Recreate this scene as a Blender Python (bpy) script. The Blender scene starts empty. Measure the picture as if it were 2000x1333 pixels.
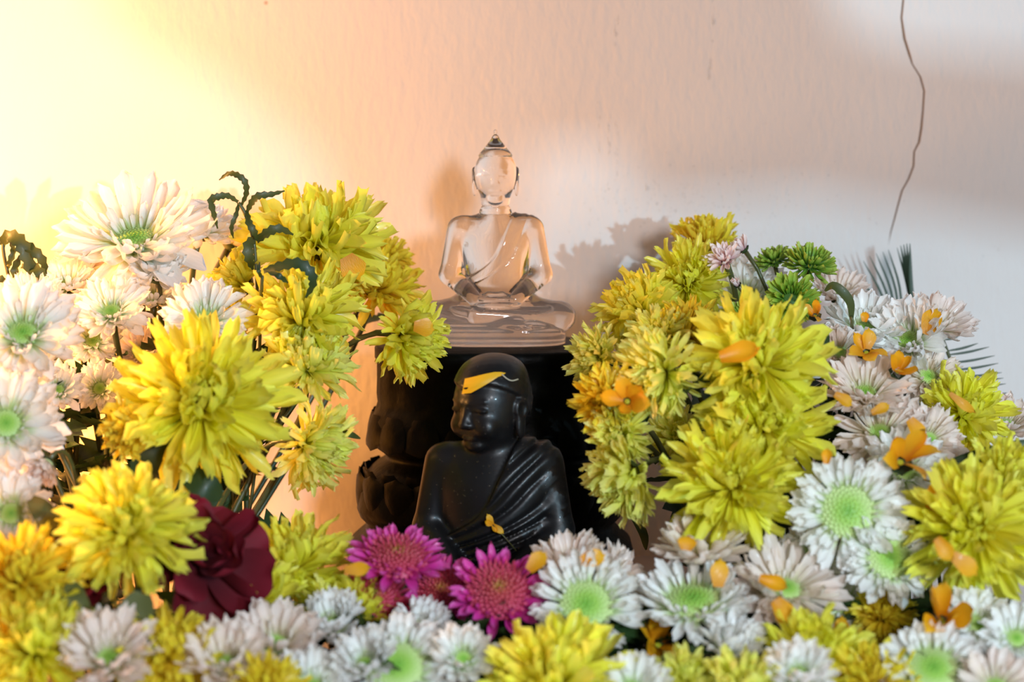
import bpy, math, random
import numpy as np
from mathutils import Vector, Matrix

random.seed(7)
np.random.seed(7)
S = bpy.context.scene
COL = S.collection
R = math.radians

# ------------------------------------------------------------------ camera
PITCH = R(5.0)
TARGET = Vector((0.0, 0.0, 0.13))
DIST = 1.161
FOCAL = 83.6
FPX = FOCAL / 36.0 * 2000.0
FWD = Vector((0, math.cos(PITCH), -math.sin(PITCH)))
UP = Vector((0, math.sin(PITCH), math.cos(PITCH)))
CAM = TARGET - FWD * DIST
cd = bpy.data.cameras.new('camera')
cd.lens = FOCAL
cd.sensor_width = 36.0
cd.clip_start = 0.01
cd.dof.use_dof = True
cd.dof.focus_distance = 1.15
cd.dof.aperture_fstop = 6.3
cam = bpy.data.objects.new('camera', cd)
COL.objects.link(cam)
cam.location = CAM
cam.rotation_euler = (math.pi / 2 - PITCH, 0, 0)
S.camera = cam


def at(px, py, Y):
    """point where the view through a photo pixel meets the plane y = Y"""
    d = FWD + Vector((1, 0, 0)) * ((px - 1000.0) / FPX) - UP * ((py - 666.5) / FPX)
    return CAM + d * ((Y - CAM.y) / d.y)


def metres(npx, Y):
    return npx * (Y - CAM.y) / FPX


# ------------------------------------------------------------------ light
S.view_settings.view_transform = 'Standard'
S.view_settings.look = 'None'
S.view_settings.gamma = 1.0
S.view_settings.exposure = 0.0
S.view_settings.use_curve_mapping = False

world = bpy.data.worlds.new('world')
S.world = world
world.use_nodes = True
bg = world.node_tree.nodes['Background']
bg.inputs['Color'].default_value = (0.95, 0.93, 1.0, 1)
bg.inputs['Strength'].default_value = 0.16


def light(name, kind, loc, energy, color, target=None, size=0.1, size_y=None):
    l = bpy.data.lights.new(name, kind)
    l.energy = energy
    l.color = color
    if kind == 'AREA':
        l.size = size
        if size_y:
            l.shape = 'RECTANGLE'
            l.size_y = size_y
    else:
        l.shadow_soft_size = size
    o = bpy.data.objects.new(name, l)
    COL.objects.link(o)
    o.location = loc
    if target is not None:
        o.rotation_euler = (Vector(target) - Vector(loc)).to_track_quat('-Z', 'Y').to_euler()
    return o


KEY = Vector((0.75, -1.50, 0.29))
light('room_light', 'AREA', KEY, 12.5, (0.50, 0.80, 1.0), (0, 0.05, 0.15), 0.014)
light('front_light', 'AREA', (0.40, -1.52, 0.44), 10.4, (0.95, 0.95, 1.0), (0, 0.05, 0.15), 0.16)
light('lamp_flame', 'POINT', (-0.39, -0.06, 0.21), 7.5, (1.0, 0.44, 0.12), None, 0.025)
light('low_lamp_flame', 'POINT', (-0.285, 0.08, 0.085), 1.25, (1.0, 0.36, 0.035), None, 0.012)

# ------------------------------------------------------------------ materials
MATS = {}


def nt(m):
    return m.node_tree.nodes, m.node_tree.links


def ramp_node(N, stops):
    r = N.new('ShaderNodeValToRGB')
    el = r.color_ramp.elements
    while len(el) < len(stops):
        el.new(0.5)
    for e, (p, c) in zip(el, stops):
        e.position = p
        e.color = (*c, 1)
    return r


def petal_mat(name, stops, rough=0.42, trans=0.3, var=0.12, coat=0.25, axis='X', hue=0.0):
    """petal colour runs along the petal (object X, 0 at the base, 1 at the tip)"""
    m = bpy.data.materials.new(name)
    m.use_nodes = True
    N, L = nt(m)
    p = N['Principled BSDF']
    tc = N.new('ShaderNodeTexCoord')
    sep = N.new('ShaderNodeSeparateXYZ')
    L.new(tc.outputs['Object'], sep.inputs[0])
    r = ramp_node(N, stops)
    L.new(sep.outputs[axis], r.inputs[0])
    # veins and blotches that belong to the petal
    mp = N.new('ShaderNodeMapping')
    mp.inputs['Scale'].default_value = (3, 22, 3)
    L.new(tc.outputs['Object'], mp.inputs[0])
    no = N.new('ShaderNodeTexNoise')
    no.inputs['Scale'].default_value = 2.0
    no.inputs['Detail'].default_value = 3
    L.new(mp.outputs[0], no.inputs['Vector'])
    oi = N.new('ShaderNodeObjectInfo')
    ma = N.new('ShaderNodeMath')
    ma.operation = 'MULTIPLY_ADD'
    L.new(oi.outputs['Random'], ma.inputs[0])
    ma.inputs[1].default_value = var
    ma.inputs[2].default_value = 1.0 - var * 0.7
    mb = N.new('ShaderNodeMath')
    mb.operation = 'MULTIPLY_ADD'
    L.new(no.outputs[0], mb.inputs[0])
    mb.inputs[1].default_value = 0.25
    L.new(ma.outputs[0], mb.inputs[2])
    hs = N.new('ShaderNodeHueSaturation')
    L.new(r.outputs[0], hs.inputs['Color'])
    L.new(mb.outputs[0], hs.inputs['Value'])
    mh = N.new('ShaderNodeMath')
    mh.operation = 'MULTIPLY_ADD'
    L.new(oi.outputs['Random'], mh.inputs[0])
    mh.inputs[1].default_value = hue
    mh.inputs[2].default_value = 0.5 - hue / 2
    L.new(mh.outputs[0], hs.inputs['Hue'])
    L.new(hs.outputs[0], p.inputs['Base Color'])
    p.inputs['Roughness'].default_value = rough
    p.inputs['Coat Weight'].default_value = coat
    p.inputs['Coat Roughness'].default_value = 0.15
    bm = N.new('ShaderNodeBump')
    bm.inputs['Strength'].default_value = 0.35
    bm.inputs['Distance'].default_value = 0.0006
    L.new(no.outputs[0], bm.inputs['Height'])
    L.new(bm.outputs[0], p.inputs['Normal'])
    tr = N.new('ShaderNodeBsdfTranslucent')
    L.new(hs.outputs[0], tr.inputs[0])
    mx = N.new('ShaderNodeMixShader')
    mx.inputs[0].default_value = trans
    L.new(p.outputs[0], mx.inputs[1])
    L.new(tr.outputs[0], mx.inputs[2])
    L.new(mx.outputs[0], N['Material Output'].inputs[0])
    MATS[name] = m
    return m


def simple_mat(name, col, rough=0.5, metal=0.0, coat=0.0, noise=None, bump=None, spec=0.5):
    m = bpy.data.materials.new(name)
    m.use_nodes = True
    N, L = nt(m)
    p = N['Principled BSDF']
    p.inputs['Base Color'].default_value = (*col, 1)
    p.inputs['Roughness'].default_value = rough
    p.inputs['Metallic'].default_value = metal
    p.inputs['Coat Weight'].default_value = coat
    p.inputs['Coat Roughness'].default_value = 0.08
    p.inputs['Specular IOR Level'].default_value = spec
    tc = N.new('ShaderNodeTexCoord')
    if noise:
        no = N.new('ShaderNodeTexNoise')
        no.inputs['Scale'].default_value = noise[0]
        no.inputs['Detail'].default_value = 5
        L.new(tc.outputs['Object'], no.inputs['Vector'])
        r = ramp_node(N, [(0.3, col), (0.7, noise[1])])
        L.new(no.outputs[0], r.inputs[0])
        L.new(r.outputs[0], p.inputs['Base Color'])
    if bump:
        n2 = N.new('ShaderNodeTexNoise')
        n2.inputs['Scale'].default_value = bump[0]
        n2.inputs['Detail'].default_value = 4
        L.new(tc.outputs['Object'], n2.inputs['Vector'])
        b = N.new('ShaderNodeBump')
        b.inputs['Strength'].default_value = bump[1]
        b.inputs['Distance'].default_value = bump[2]
        L.new(n2.outputs[0], b.inputs['Height'])
        L.new(b.outputs[0], p.inputs['Normal'])
    MATS[name] = m
    return m


petal_mat('white', [(0.0, (0.42, 0.58, 0.14)), (0.18, (0.66, 0.76, 0.44)), (0.42, (0.90, 0.90, 0.86)), (1.0, (0.93, 0.91, 0.90))], trans=0.42)
petal_mat('blush', [(0.0, (0.55, 0.60, 0.24)), (0.25, (0.78, 0.70, 0.54)), (0.6, (0.90, 0.80, 0.73)), (1.0, (0.92, 0.83, 0.78))], trans=0.42)
petal_mat('yellow', [(0.0, (0.82, 0.72, 0.03)), (0.35, (0.89, 0.84, 0.06)), (1.0, (0.92, 0.90, 0.14))], trans=0.48, hue=0.02)
petal_mat('golden', [(0.0, (0.72, 0.46, 0.02)), (0.35, (0.86, 0.66, 0.03)), (1.0, (0.90, 0.79, 0.07))], trans=0.42, hue=0.02)
petal_mat('lime', [(0.0, (0.76, 0.74, 0.06)), (0.4, (0.88, 0.88, 0.14)), (1.0, (0.92, 0.92, 0.28))], trans=0.5, hue=0.03)
petal_mat('magenta', [(0.0, (0.45, 0.02, 0.14)), (0.5, (0.74, 0.05, 0.40)), (1.0, (0.82, 0.18, 0.56))], trans=0.35)
petal_mat('rosepink', [(0.0, (0.50, 0.07, 0.06)), (0.6, (0.66, 0.07, 0.16)), (1.0, (0.74, 0.17, 0.26))], trans=0.3)
petal_mat('palepink', [(0.0, (0.78, 0.50, 0.52)), (0.5, (0.90, 0.76, 0.75)), (1.0, (0.93, 0.86, 0.84))], trans=0.3)
petal_mat('green', [(0.0, (0.06, 0.20, 0.02)), (0.5, (0.22, 0.42, 0.04)), (1.0, (0.48, 0.60, 0.10))], trans=0.25)
petal_mat('crimson', [(0.0, (0.04, 0.0, 0.004)), (0.5, (0.12, 0.001, 0.008)), (1.0, (0.20, 0.002, 0.016))], rough=0.75, trans=0.22, coat=0.0)
petal_mat('orange', [(0.0, (0.72, 0.28, 0.005)), (0.5, (0.88, 0.42, 0.01)), (1.0, (0.90, 0.50, 0.02))], trans=0.35, coat=0.08)
petal_mat('leaf', [(0.0, (0.02, 0.045, 0.012)), (1.0, (0.035, 0.08, 0.02))], rough=0.5, trans=0.15, coat=0.06)
petal_mat('leaf_olive', [(0.0, (0.06, 0.08, 0.018)), (1.0, (0.09, 0.12, 0.03))], rough=0.5, trans=0.3, coat=0.05)
petal_mat('sepal_tan', [(0.0, (0.10, 0.11, 0.03)), (1.0, (0.30, 0.22, 0.08))], rough=0.5, trans=0.2)
simple_mat('stem', (0.06, 0.085, 0.02), 0.45, coat=0.3, noise=(60, (0.10, 0.09, 0.03)))
simple_mat('calyx', (0.035, 0.06, 0.018), 0.55)
simple_mat('palm', (0.035, 0.06, 0.03), 0.5)
simple_mat('palm_tip', (0.11, 0.12, 0.04), 0.5)


def centre_mat(name, stops):
    m = bpy.data.materials.new(name)
    m.use_nodes = True
    N, L = nt(m)
    p = N['Principled BSDF']
    tc = N.new('ShaderNodeTexCoord')
    mp = N.new('ShaderNodeMapping')
    mp.inputs['Scale'].default_value = (1, 1, 0)
    L.new(tc.outputs['Object'], mp.inputs[0])
    ln = N.new('ShaderNodeVectorMath')
    ln.operation = 'LENGTH'
    L.new(mp.outputs[0], ln.inputs[0])
    r = ramp_node(N, stops)
    L.new(ln.outputs['Value'], r.inputs[0])
    L.new(r.outputs[0], p.inputs['Base Color'])
    p.inputs['Roughness'].default_value = 0.5
    p.inputs['Subsurface Weight'].default_value = 0.0
    MATS[name] = m


centre_mat('centre_green', [(0.0, (0.15, 0.40, 0.03)), (0.4, (0.34, 0.58, 0.09)), (1.0, (0.68, 0.78, 0.38))])
centre_mat('centre_yellow', [(0.0, (0.34, 0.36, 0.01)), (1.0, (0.60, 0.52, 0.01))])
centre_mat('centre_pink', [(0.0, (0.40, 0.22, 0.03)), (0.3, (0.50, 0.07, 0.07)), (1.0, (0.56, 0.05, 0.14))])
centre_mat('centre_dark', [(0.0, (0.03, 0.09, 0.02)), (1.0, (0.10, 0.24, 0.03))])
centre_mat('centre_blush', [(0.0, (0.62, 0.22, 0.26)), (1.0, (0.78, 0.5, 0.5))])
centre_mat('centre_crimson', [(0.0, (0.06, 0.0, 0.01)), (1.0, (0.1, 0.0, 0.01))])
CMAT = MATS

# black statue stone, wet and a little dusty
simple_mat('black_bronze', (0.003, 0.003, 0.004), 0.40, coat=0.05, noise=(35, (0.009, 0.008, 0.008)), bump=(120, 0.25, 0.0008), spec=0.32)
simple_mat('black_stone', (0.0012, 0.0014, 0.0012), 0.45, coat=0.0, noise=(30, (0.004, 0.0045, 0.004)), bump=(160, 0.5, 0.001), spec=0.06)
g = bpy.data.materials.new('crystal')
g.use_nodes = True
N, L = nt(g)
gp = N['Principled BSDF']
gp.inputs['Base Color'].default_value = (0.99, 0.975, 0.96, 1)
gp.inputs['Transmission Weight'].default_value = 1.0
gp.inputs['IOR'].default_value = 1.42
tc = N.new('ShaderNodeTexCoord')
sep = N.new('ShaderNodeSeparateXYZ')
L.new(tc.outputs['Object'], sep.inputs[0])
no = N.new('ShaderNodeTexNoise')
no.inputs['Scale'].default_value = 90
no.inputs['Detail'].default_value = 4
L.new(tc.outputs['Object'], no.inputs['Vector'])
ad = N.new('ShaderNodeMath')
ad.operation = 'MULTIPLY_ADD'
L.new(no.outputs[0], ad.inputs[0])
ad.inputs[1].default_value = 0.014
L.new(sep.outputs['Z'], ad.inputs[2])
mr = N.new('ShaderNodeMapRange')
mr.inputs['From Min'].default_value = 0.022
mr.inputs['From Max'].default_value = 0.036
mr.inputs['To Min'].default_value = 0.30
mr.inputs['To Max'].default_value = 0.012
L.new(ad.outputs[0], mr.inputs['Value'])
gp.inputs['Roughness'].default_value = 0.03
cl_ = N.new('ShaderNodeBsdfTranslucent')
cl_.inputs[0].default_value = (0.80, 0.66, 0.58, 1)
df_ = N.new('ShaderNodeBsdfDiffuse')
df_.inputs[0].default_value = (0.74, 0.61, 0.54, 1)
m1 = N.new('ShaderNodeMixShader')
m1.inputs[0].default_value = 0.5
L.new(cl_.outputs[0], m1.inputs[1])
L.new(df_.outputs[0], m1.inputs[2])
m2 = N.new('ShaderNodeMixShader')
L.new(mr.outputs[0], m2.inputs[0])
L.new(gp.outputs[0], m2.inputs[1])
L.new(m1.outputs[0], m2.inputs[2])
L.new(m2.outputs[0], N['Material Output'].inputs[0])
MATS['crystal'] = g
g2 = bpy.data.materials.new('water')
g2.use_nodes = True
N, L = nt(g2)
gl = N.new('ShaderNodeBsdfGlossy')
gl.inputs['Roughness'].default_value = 0.03
tp = N.new('ShaderNodeBsdfTransparent')
m1 = N.new('ShaderNodeMixShader')
m1.inputs[0].default_value = 0.12
L.new(tp.outputs[0], m1.inputs[1])
L.new(gl.outputs[0], m1.inputs[2])
L.new(m1.outputs[0], N['Material Output'].inputs[0])
MATS['water'] = g2


# ------------------------------------------------------------------ helpers
def mesh_from(name, verts, faces, mat=None, smooth=True):
    me = bpy.data.meshes.new(name)
    me.from_pydata([tuple(v) for v in verts], [], faces)
    if smooth:
        me.polygons.foreach_set('use_smooth', [True] * len(me.polygons))
    if mat:
        me.materials.append(MATS[mat])
    me.update()
    return me


def add(name, me, parent=None, matrix=None):
    o = bpy.data.objects.new(name, me)
    COL.objects.link(o)
    if parent is not None:
        o.parent = parent
    if matrix is not None:
        o.matrix_local = matrix
    return o


def tag(o, label=None, cat=None, group=None, kind=None):
    if label:
        o['label'] = label
    if cat:
        o['category'] = cat
    if group:
        o['group'] = group
    if kind:
        o['kind'] = kind
    return o


def empty(name, loc, label=None, cat=None, group=None):
    o = bpy.data.objects.new(name, None)
    COL.objects.link(o)
    o.empty_display_size = 0.01
    o.location = loc
    return tag(o, label, cat, group)


def tube(points, radii, sides=6):
    pts = [Vector(p) for p in points]
    V, F = [], []
    n = len(pts)
    ref = Vector((0.31, 0.55, 0.77))
    for i, p in enumerate(pts):
        t = (pts[min(i + 1, n - 1)] - pts[max(i - 1, 0)]).normalized()
        a = t.cross(ref).normalized()
        b = t.cross(a)
        r = radii[i] if isinstance(radii, (list, tuple)) else radii
        for k in range(sides):
            an = 2 * math.pi * k / sides
            V.append(p + (a * math.cos(an) + b * math.sin(an)) * r)
    for i in range(n - 1):
        for k in range(sides):
            F.append((i * sides + k, i * sides + (k + 1) % sides, (i + 1) * sides + (k + 1) % sides, (i + 1) * sides + k))
    F.append(tuple(range(sides))[::-1])
    F.append(tuple((n - 1) * sides + k for k in range(sides)))
    return V, F


def bezier(p0, p1, p2, n):
    out = []
    for i in range(n + 1):
        t = i / n
        out.append(p0 * (1 - t) ** 2 + p1 * (2 * t * (1 - t)) + p2 * t * t)
    return out


def spline(pts, n):
    """Catmull-Rom through the given points"""
    P = [Vector(p) for p in pts]
    P = [P[0] * 2 - P[1]] + P + [P[-1] * 2 - P[-2]]
    out = []
    for i in range(1, len(P) - 2):
        for k in range(n):
            t = k / n
            a, b, c, d = P[i - 1], P[i], P[i + 1], P[i + 2]
            out.append(0.5 * ((2 * b) + (c - a) * t + (2 * a - 5 * b + 4 * c - d) * t * t + (3 * b - a - 3 * c + d) * t ** 3))
    out.append(P[-2])
    return out


# ------------------------------------------------------------------ wall with its crack, altar top
WALL_Y = 0.14
crack_px = [(1764, -140), (1763, -60), (1764, 0), (1760, 35), (1766, 75), (1776, 105), (1782, 125), (1797, 150), (1805, 178),
            (1803, 215), (1800, 250), (1795, 278), (1786, 296), (1784, 325), (1775, 350), (1762, 372), (1754, 400), (1748, 425),
            (1740, 452), (1735, 480)]
cw = [0.0, 1.2, 1.6, 1.7, 2.2, 2.2, 1.2, 1.5, 1.6, 1.5, 1.9, 1.9, 1.4, 1.6, 1.6, 1.5, 1.4, 1.3, 1.0, 0.0]
rows = [(at(p[0], p[1], WALL_Y), metres(w * 1.25, WALL_Y)) for p, w in zip(crack_px, cw)]
rows = sorted(rows, key=lambda r: r[0].z)
X0, X1 = -1.6, 1.6
V, F, MI = [], [], []
allrows = [(-0.9, rows[0][0].x, 0.0)] + [(r[0].z, r[0].x, r[1]) for r in rows] + [(1.6, rows[-1][0].x, 0.0)]
for z, x, w in allrows:
    j = random.uniform(-0.3, 0.3) * w
    V += [(X0, WALL_Y, z), (x - w + j, WALL_Y, z), (x + j, WALL_Y + (0.0007 if w > 0 else 0), z), (x + w + j, WALL_Y, z), (X1, WALL_Y, z)]
for i in range(len(allrows) - 1):
    a, b = i * 5, (i + 1) * 5
    for k in range(4):
        F.append((a + k, a + k + 1, b + k + 1, b + k))
        MI.append(1 if k in (1, 2) else 0)

wm = bpy.data.materials.new('plaster')
wm.use_nodes = True
N, L = nt(wm)
p = N['Principled BSDF']
tc = N.new('ShaderNodeTexCoord')
n1 = N.new('ShaderNodeTexNoise')
n1.inputs['Scale'].default_value = 5
n1.inputs['Detail'].default_value = 6
L.new(tc.outputs['Object'], n1.inputs['Vector'])
r1 = ramp_node(N, [(0.3, (0.76, 0.70, 0.66)), (0.7, (0.82, 0.78, 0.745))])
L.new(n1.outputs[0], r1.inputs[0])
# small dark specks in the paint
vo = N.new('ShaderNodeTexVoronoi')
vo.inputs['Scale'].default_value = 38
L.new(tc.outputs['Object'], vo.inputs['Vector'])
r2 = ramp_node(N, [(0.0, (0.42, 0.30, 0.22)), (0.035, (0.6, 0.5, 0.42)), (0.05, (1, 1, 1))])
L.new(vo.outputs['Distance'], r2.inputs[0])
nm = N.new('ShaderNodeTexNoise')
nm.inputs['Scale'].default_value = 14
L.new(tc.outputs['Object'], nm.inputs['Vector'])
rm = ramp_node(N, [(0.60, (0, 0, 0)), (0.66, (1, 1, 1))])
L.new(nm.outputs[0], rm.inputs[0])
mul = N.new('ShaderNodeMix')
mul.data_type = 'RGBA'
mul.blend_type = 'MULTIPLY'
L.new(rm.outputs[0], mul.inputs['Factor'])
L.new(r1.outputs[0], mul.inputs[6])
L.new(r2.outputs[0], mul.inputs[7])
L.new(mul.outputs[2], p.inputs['Base Color'])
p.inputs['Roughness'].default_value = 0.55
p.inputs['Specular IOR Level'].default_value = 0.25
mp = N.new('ShaderNodeMapping')
mp.inputs['Scale'].default_value = (260, 260, 110)
L.new(tc.outputs['Object'], mp.inputs[0])
n2 = N.new('ShaderNodeTexNoise')
n2.inputs['Scale'].default_value = 1.0
n2.inputs['Detail'].default_value = 4
L.new(mp.outputs[0], n2.inputs['Vector'])
bb = N.new('ShaderNodeBump')
bb.inputs['Strength'].default_value = 0.35
bb.inputs['Distance'].default_value = 0.0015
L.new(n2.outputs[0], bb.inputs['Height'])
L.new(bb.outputs[0], p.inputs['Normal'])
MATS['plaster'] = wm
simple_mat('crack_brown', (0.34, 0.22, 0.15), 0.8)
me = mesh_from('wall_back', V, F, None, False)
me.materials.append(MATS['plaster'])
me.materials.append(MATS['crack_brown'])
me.polygons.foreach_set('material_index', MI)
wall = tag(add('wall_back', me), 'cream plaster wall with a thin brown crack and water drops', None, None, 'structure')

simple_mat('altar_tile', (0.55, 0.40, 0.33), 0.22, coat=0.4, noise=(12, (0.66, 0.55, 0.48)))


def rbox(x0, x1, y0, y1, z0, z1, b):
    V, F = [], []
    prof = [(z0, b), (z0 + b, 0), (z1 - b, 0), (z1 - b * 0.3, b * 0.3), (z1, b)]
    for z, i in prof:
        V += [(x0 + i, y0 + i, z), (x1 - i, y0 + i, z), (x1 - i, y1 - i, z), (x0 + i, y1 - i, z)]
    for k in range(len(prof) - 1):
        for q in range(4):
            F.append((k * 4 + q, k * 4 + (q + 1) % 4, (k + 1) * 4 + (q + 1) % 4, (k + 1) * 4 + q))
    F.append((3, 2, 1, 0))
    m = (len(prof) - 1) * 4
    F.append((m, m + 1, m + 2, m + 3))
    return V, F


V, F = rbox(-0.75, 0.75, -0.42, WALL_Y - 0.001, -0.05, 0.0, 0.006)
alt = tag(add('altar_top', mesh_from('altar_top', V, F, 'altar_tile', False)),
          'wet pinkish stone altar top under the heaped flowers', 'altar')

simple_mat('floor_stone', (0.30, 0.22, 0.18), 0.5, noise=(6, (0.36, 0.28, 0.22)))
V, F = rbox(-1.6, 1.6, -2.4, WALL_Y, -0.95, -0.9, 0.004)
tag(add('floor', mesh_from('floor', V, F, 'floor_stone', False)), 'reddish stone floor before the altar', None, None, 'structure')
V, F = rbox(-0.70, 0.70, -0.38, WALL_Y - 0.002, -0.9, -0.05, 0.006)
add('altar_base', mesh_from('altar_base', V, F, 'altar_tile', False), alt)

# ------------------------------------------------------------------ sculpting by distance fields
class Field:
    def __init__(self, lo, hi, h):
        self.h = h
        self.lo = np.array(lo, dtype=np.float32)
        n = np.ceil((np.array(hi) - np.array(lo)) / h).astype(int) + 1
        self.ax = [self.lo[i] + h * np.arange(n[i], dtype=np.float32) for i in range(3)]
        self.F = np.full(tuple(n), 9.0, dtype=np.float32)
        self.T = None                      # optional (rotation 3x3, pivot) for following primitives

    def box(self, c, rad):
        sl = []
        for i in range(3):
            a = np.searchsorted(self.ax[i], c[i] - rad)
            b = np.searchsorted(self.ax[i], c[i] + rad)
            sl.append(slice(max(0, a), max(a + 1, b)))
        return tuple(sl)

    def coords(self, sl):
        X, Y, Z = np.meshgrid(self.ax[0][sl[0]], self.ax[1][sl[1]], self.ax[2][sl[2]], indexing='ij')
        return X, Y, Z

    def place(self, c):
        if self.T is None:
            return np.array(c, dtype=float)
        A, Ai, pv = self.T
        return A @ (np.array(c, dtype=float) - pv) + pv

    def untwist(self, X, Y, Z):
        A, B, pv = self.T
        X, Y, Z = X - pv[0], Y - pv[1], Z - pv[2]
        return (B[0, 0] * X + B[0, 1] * Y + B[0, 2] * Z + pv[0], B[1, 0] * X + B[1, 1] * Y + B[1, 2] * Z + pv[1], B[2, 0] * X + B[2, 1] * Y + B[2, 2] * Z + pv[2])

    def put(self, c, rad, fn, k, op):
        sl = self.box(self.place(c), rad * (1.0 if self.T is None else 1.3) + k + 3 * self.h)
        X, Y, Z = self.coords(sl)
        if self.T is not None:
            X, Y, Z = self.untwist(X, Y, Z)
        d = fn(X, Y, Z)
        A = self.F[sl]
        if op == 'add':
            hh = np.clip(k - np.abs(A - d), 0, None) / max(k, 1e-6)
            self.F[sl] = np.minimum(A, d) - hh * hh * k * 0.25
        else:
            d = -d
            hh = np.clip(k - np.abs(A - d), 0, None) / max(k, 1e-6)
            self.F[sl] = np.maximum(A, d) + hh * hh * k * 0.25

    def ell(self, c, r, k=0.15, op='add', rot=None):
        r = np.array(r, dtype=float)

        def fn(X, Y, Z):
            x, y, z = X - c[0], Y - c[1], Z - c[2]
            if rot is not None:                      # rotation in the x-z plane
                ca, sa = math.cos(rot), math.sin(rot)
                x, z = x * ca + z * sa, -x * sa + z * ca
            k0 = np.sqrt((x / r[0]) ** 2 + (y / r[1]) ** 2 + (z / r[2]) ** 2) + 1e-6
            k1 = np.sqrt((x / r[0] ** 2) ** 2 + (y / r[1] ** 2) ** 2 + (z / r[2] ** 2) ** 2) + 1e-6
            return k0 * (k0 - 1.0) / k1
        self.put(c, r.max(), fn, k, op)

    def cone(self, a, b, ra, rb, k=0.15, op='add', flat=1.0):
        a = np.array(a, dtype=float)
        b = np.array(b, dtype=float)
        ba = b - a
        L2 = ba @ ba

        def fn(X, Y, Z):
            x, y, z = X - a[0], Y - a[1], Z - a[2]
            t = np.clip((x * ba[0] + y * ba[1] + z * ba[2]) / L2, 0, 1)
            return np.sqrt((x - t * ba[0]) ** 2 + ((y - t * ba[1]) * flat) ** 2 + (z - t * ba[2]) ** 2) - (ra + (rb - ra) * t)
        self.put((a + b) / 2, math.sqrt(L2) / 2 + max(ra, rb), fn, k, op)

    def slab(self, c, hx, hy, hz, rc, k=0.1, op='add'):
        """box with corner radius hy-ish in plan and edge radius rc"""
        def fn(X, Y, Z):
            e = ((np.abs(X - c[0]) / hx) ** 3 + (np.abs(Y - c[1]) / hy) ** 3) ** (1 / 3.0)
            dp = (e - 1) * min(hx, hy) + rc
            dz = np.abs(Z - c[2]) - hz + rc
            return np.minimum(np.maximum(dp, dz), 0) + np.sqrt(np.maximum(dp, 0) ** 2 + np.maximum(dz, 0) ** 2) - rc
        self.put(c, max(hx, hy, hz), fn, k, op)

    def torus(self, c, Rr, ry, r, k=0.05, op='add'):
        def fn(X, Y, Z):
            q = np.sqrt((X - c[0]) ** 2 + ((Y - c[1]) * Rr / ry) ** 2) - Rr
            return np.sqrt(q * q + (Z - c[2]) ** 2) - r
        self.put(c, Rr + r, fn, k, op)

    def mesh(self, name, scale, mat):
        F = self.F
        Sg = F < 0
        nx, ny, nz = F.shape
        cs = [(i, j, k) for i in (0, 1) for j in (0, 1) for k in (0, 1)]

        def cv(A, o):
            return A[o[0]:nx - 1 + o[0], o[1]:ny - 1 + o[1], o[2]:nz - 1 + o[2]]
        cnt = np.zeros((nx - 1, ny - 1, nz - 1), dtype=np.int8)
        for o in cs:
            cnt += cv(Sg, o)
        act = (cnt > 0) & (cnt < 8)
        ii, jj, kk = np.nonzero(act)
        idx = -np.ones(act.shape, dtype=np.int64)
        idx[ii, jj, kk] = np.arange(len(ii))
        acc = np.zeros((len(ii), 3))
        num = np.zeros(len(ii))
        for a in range(8):
            for b in range(a + 1, 8):
                oa, ob = cs[a], cs[b]
                if sum(abs(oa[q] - ob[q]) for q in range(3)) != 1:
                    continue
                fa = F[ii + oa[0], jj + oa[1], kk + oa[2]]
                fb = F[ii + ob[0], jj + ob[1], kk + ob[2]]
                m = (fa < 0) != (fb < 0)
                t = np.where(m, fa / (fa - fb + 1e-12), 0)
                for q in range(3):
                    acc[:, q] += np.where(m, oa[q] + t * (ob[q] - oa[q]), 0)
                num += m
        P = (np.stack([ii, jj, kk], 1) + acc / num[:, None]) * self.h + self.lo
        P *= scale
        Q = []
        # edges along each axis
        e = Sg[:-1, 1:-1, 1:-1] != Sg[1:, 1:-1, 1:-1]
        x, y, z = np.nonzero(e)
        y += 1
        z += 1
        q = np.stack([idx[x, y - 1, z - 1], idx[x, y, z - 1], idx[x, y, z], idx[x, y - 1, z]], 1)
        fl = Sg[x, y, z]
        Q.append(np.where(fl[:, None], q, q[:, ::-1]))
        e = Sg[1:-1, :-1, 1:-1] != Sg[1:-1, 1:, 1:-1]
        x, y, z = np.nonzero(e)
        x += 1
        z += 1
        q = np.stack([idx[x - 1, y, z - 1], idx[x - 1, y, z], idx[x, y, z], idx[x, y, z - 1]], 1)
        fl = Sg[x, y, z]
        Q.append(np.where(fl[:, None], q, q[:, ::-1]))
        e = Sg[1:-1, 1:-1, :-1] != Sg[1:-1, 1:-1, 1:]
        x, y, z = np.nonzero(e)
        x += 1
        y += 1
        q = np.stack([idx[x - 1, y - 1, z], idx[x, y - 1, z], idx[x, y, z], idx[x - 1, y, z]], 1)
        fl = Sg[x, y, z]
        Q.append(np.where(fl[:, None], q, q[:, ::-1]))
        Q = np.concatenate(Q)
        me = bpy.data.meshes.new(name)
        me.vertices.add(len(P))
        me.vertices.foreach_set('co', P.astype(np.float32).ravel())
        me.loops.add(Q.size)
        me.loops.foreach_set('vertex_index', Q.astype(np.int32).ravel())
        me.polygons.add(len(Q))
        me.polygons.foreach_set('loop_start', np.arange(0, Q.size, 4, dtype=np.int32))
        me.polygons.foreach_set('loop_total', np.full(len(Q), 4, dtype=np.int32))
        me.polygons.foreach_set('use_smooth', np.ones(len(Q), dtype=bool))
        me.update(calc_edges=True)
        me.validate()
        me.materials.append(MATS[mat])
        return me


def rotz(a):
    c, s = math.cos(a), math.sin(a)
    return np.array([[c, -s, 0], [s, c, 0], [0, 0, 1.0]])


def rotx(a):
    c, s = math.cos(a), math.sin(a)
    return np.array([[1.0, 0, 0], [0, c, -s], [0, s, c]])


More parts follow.
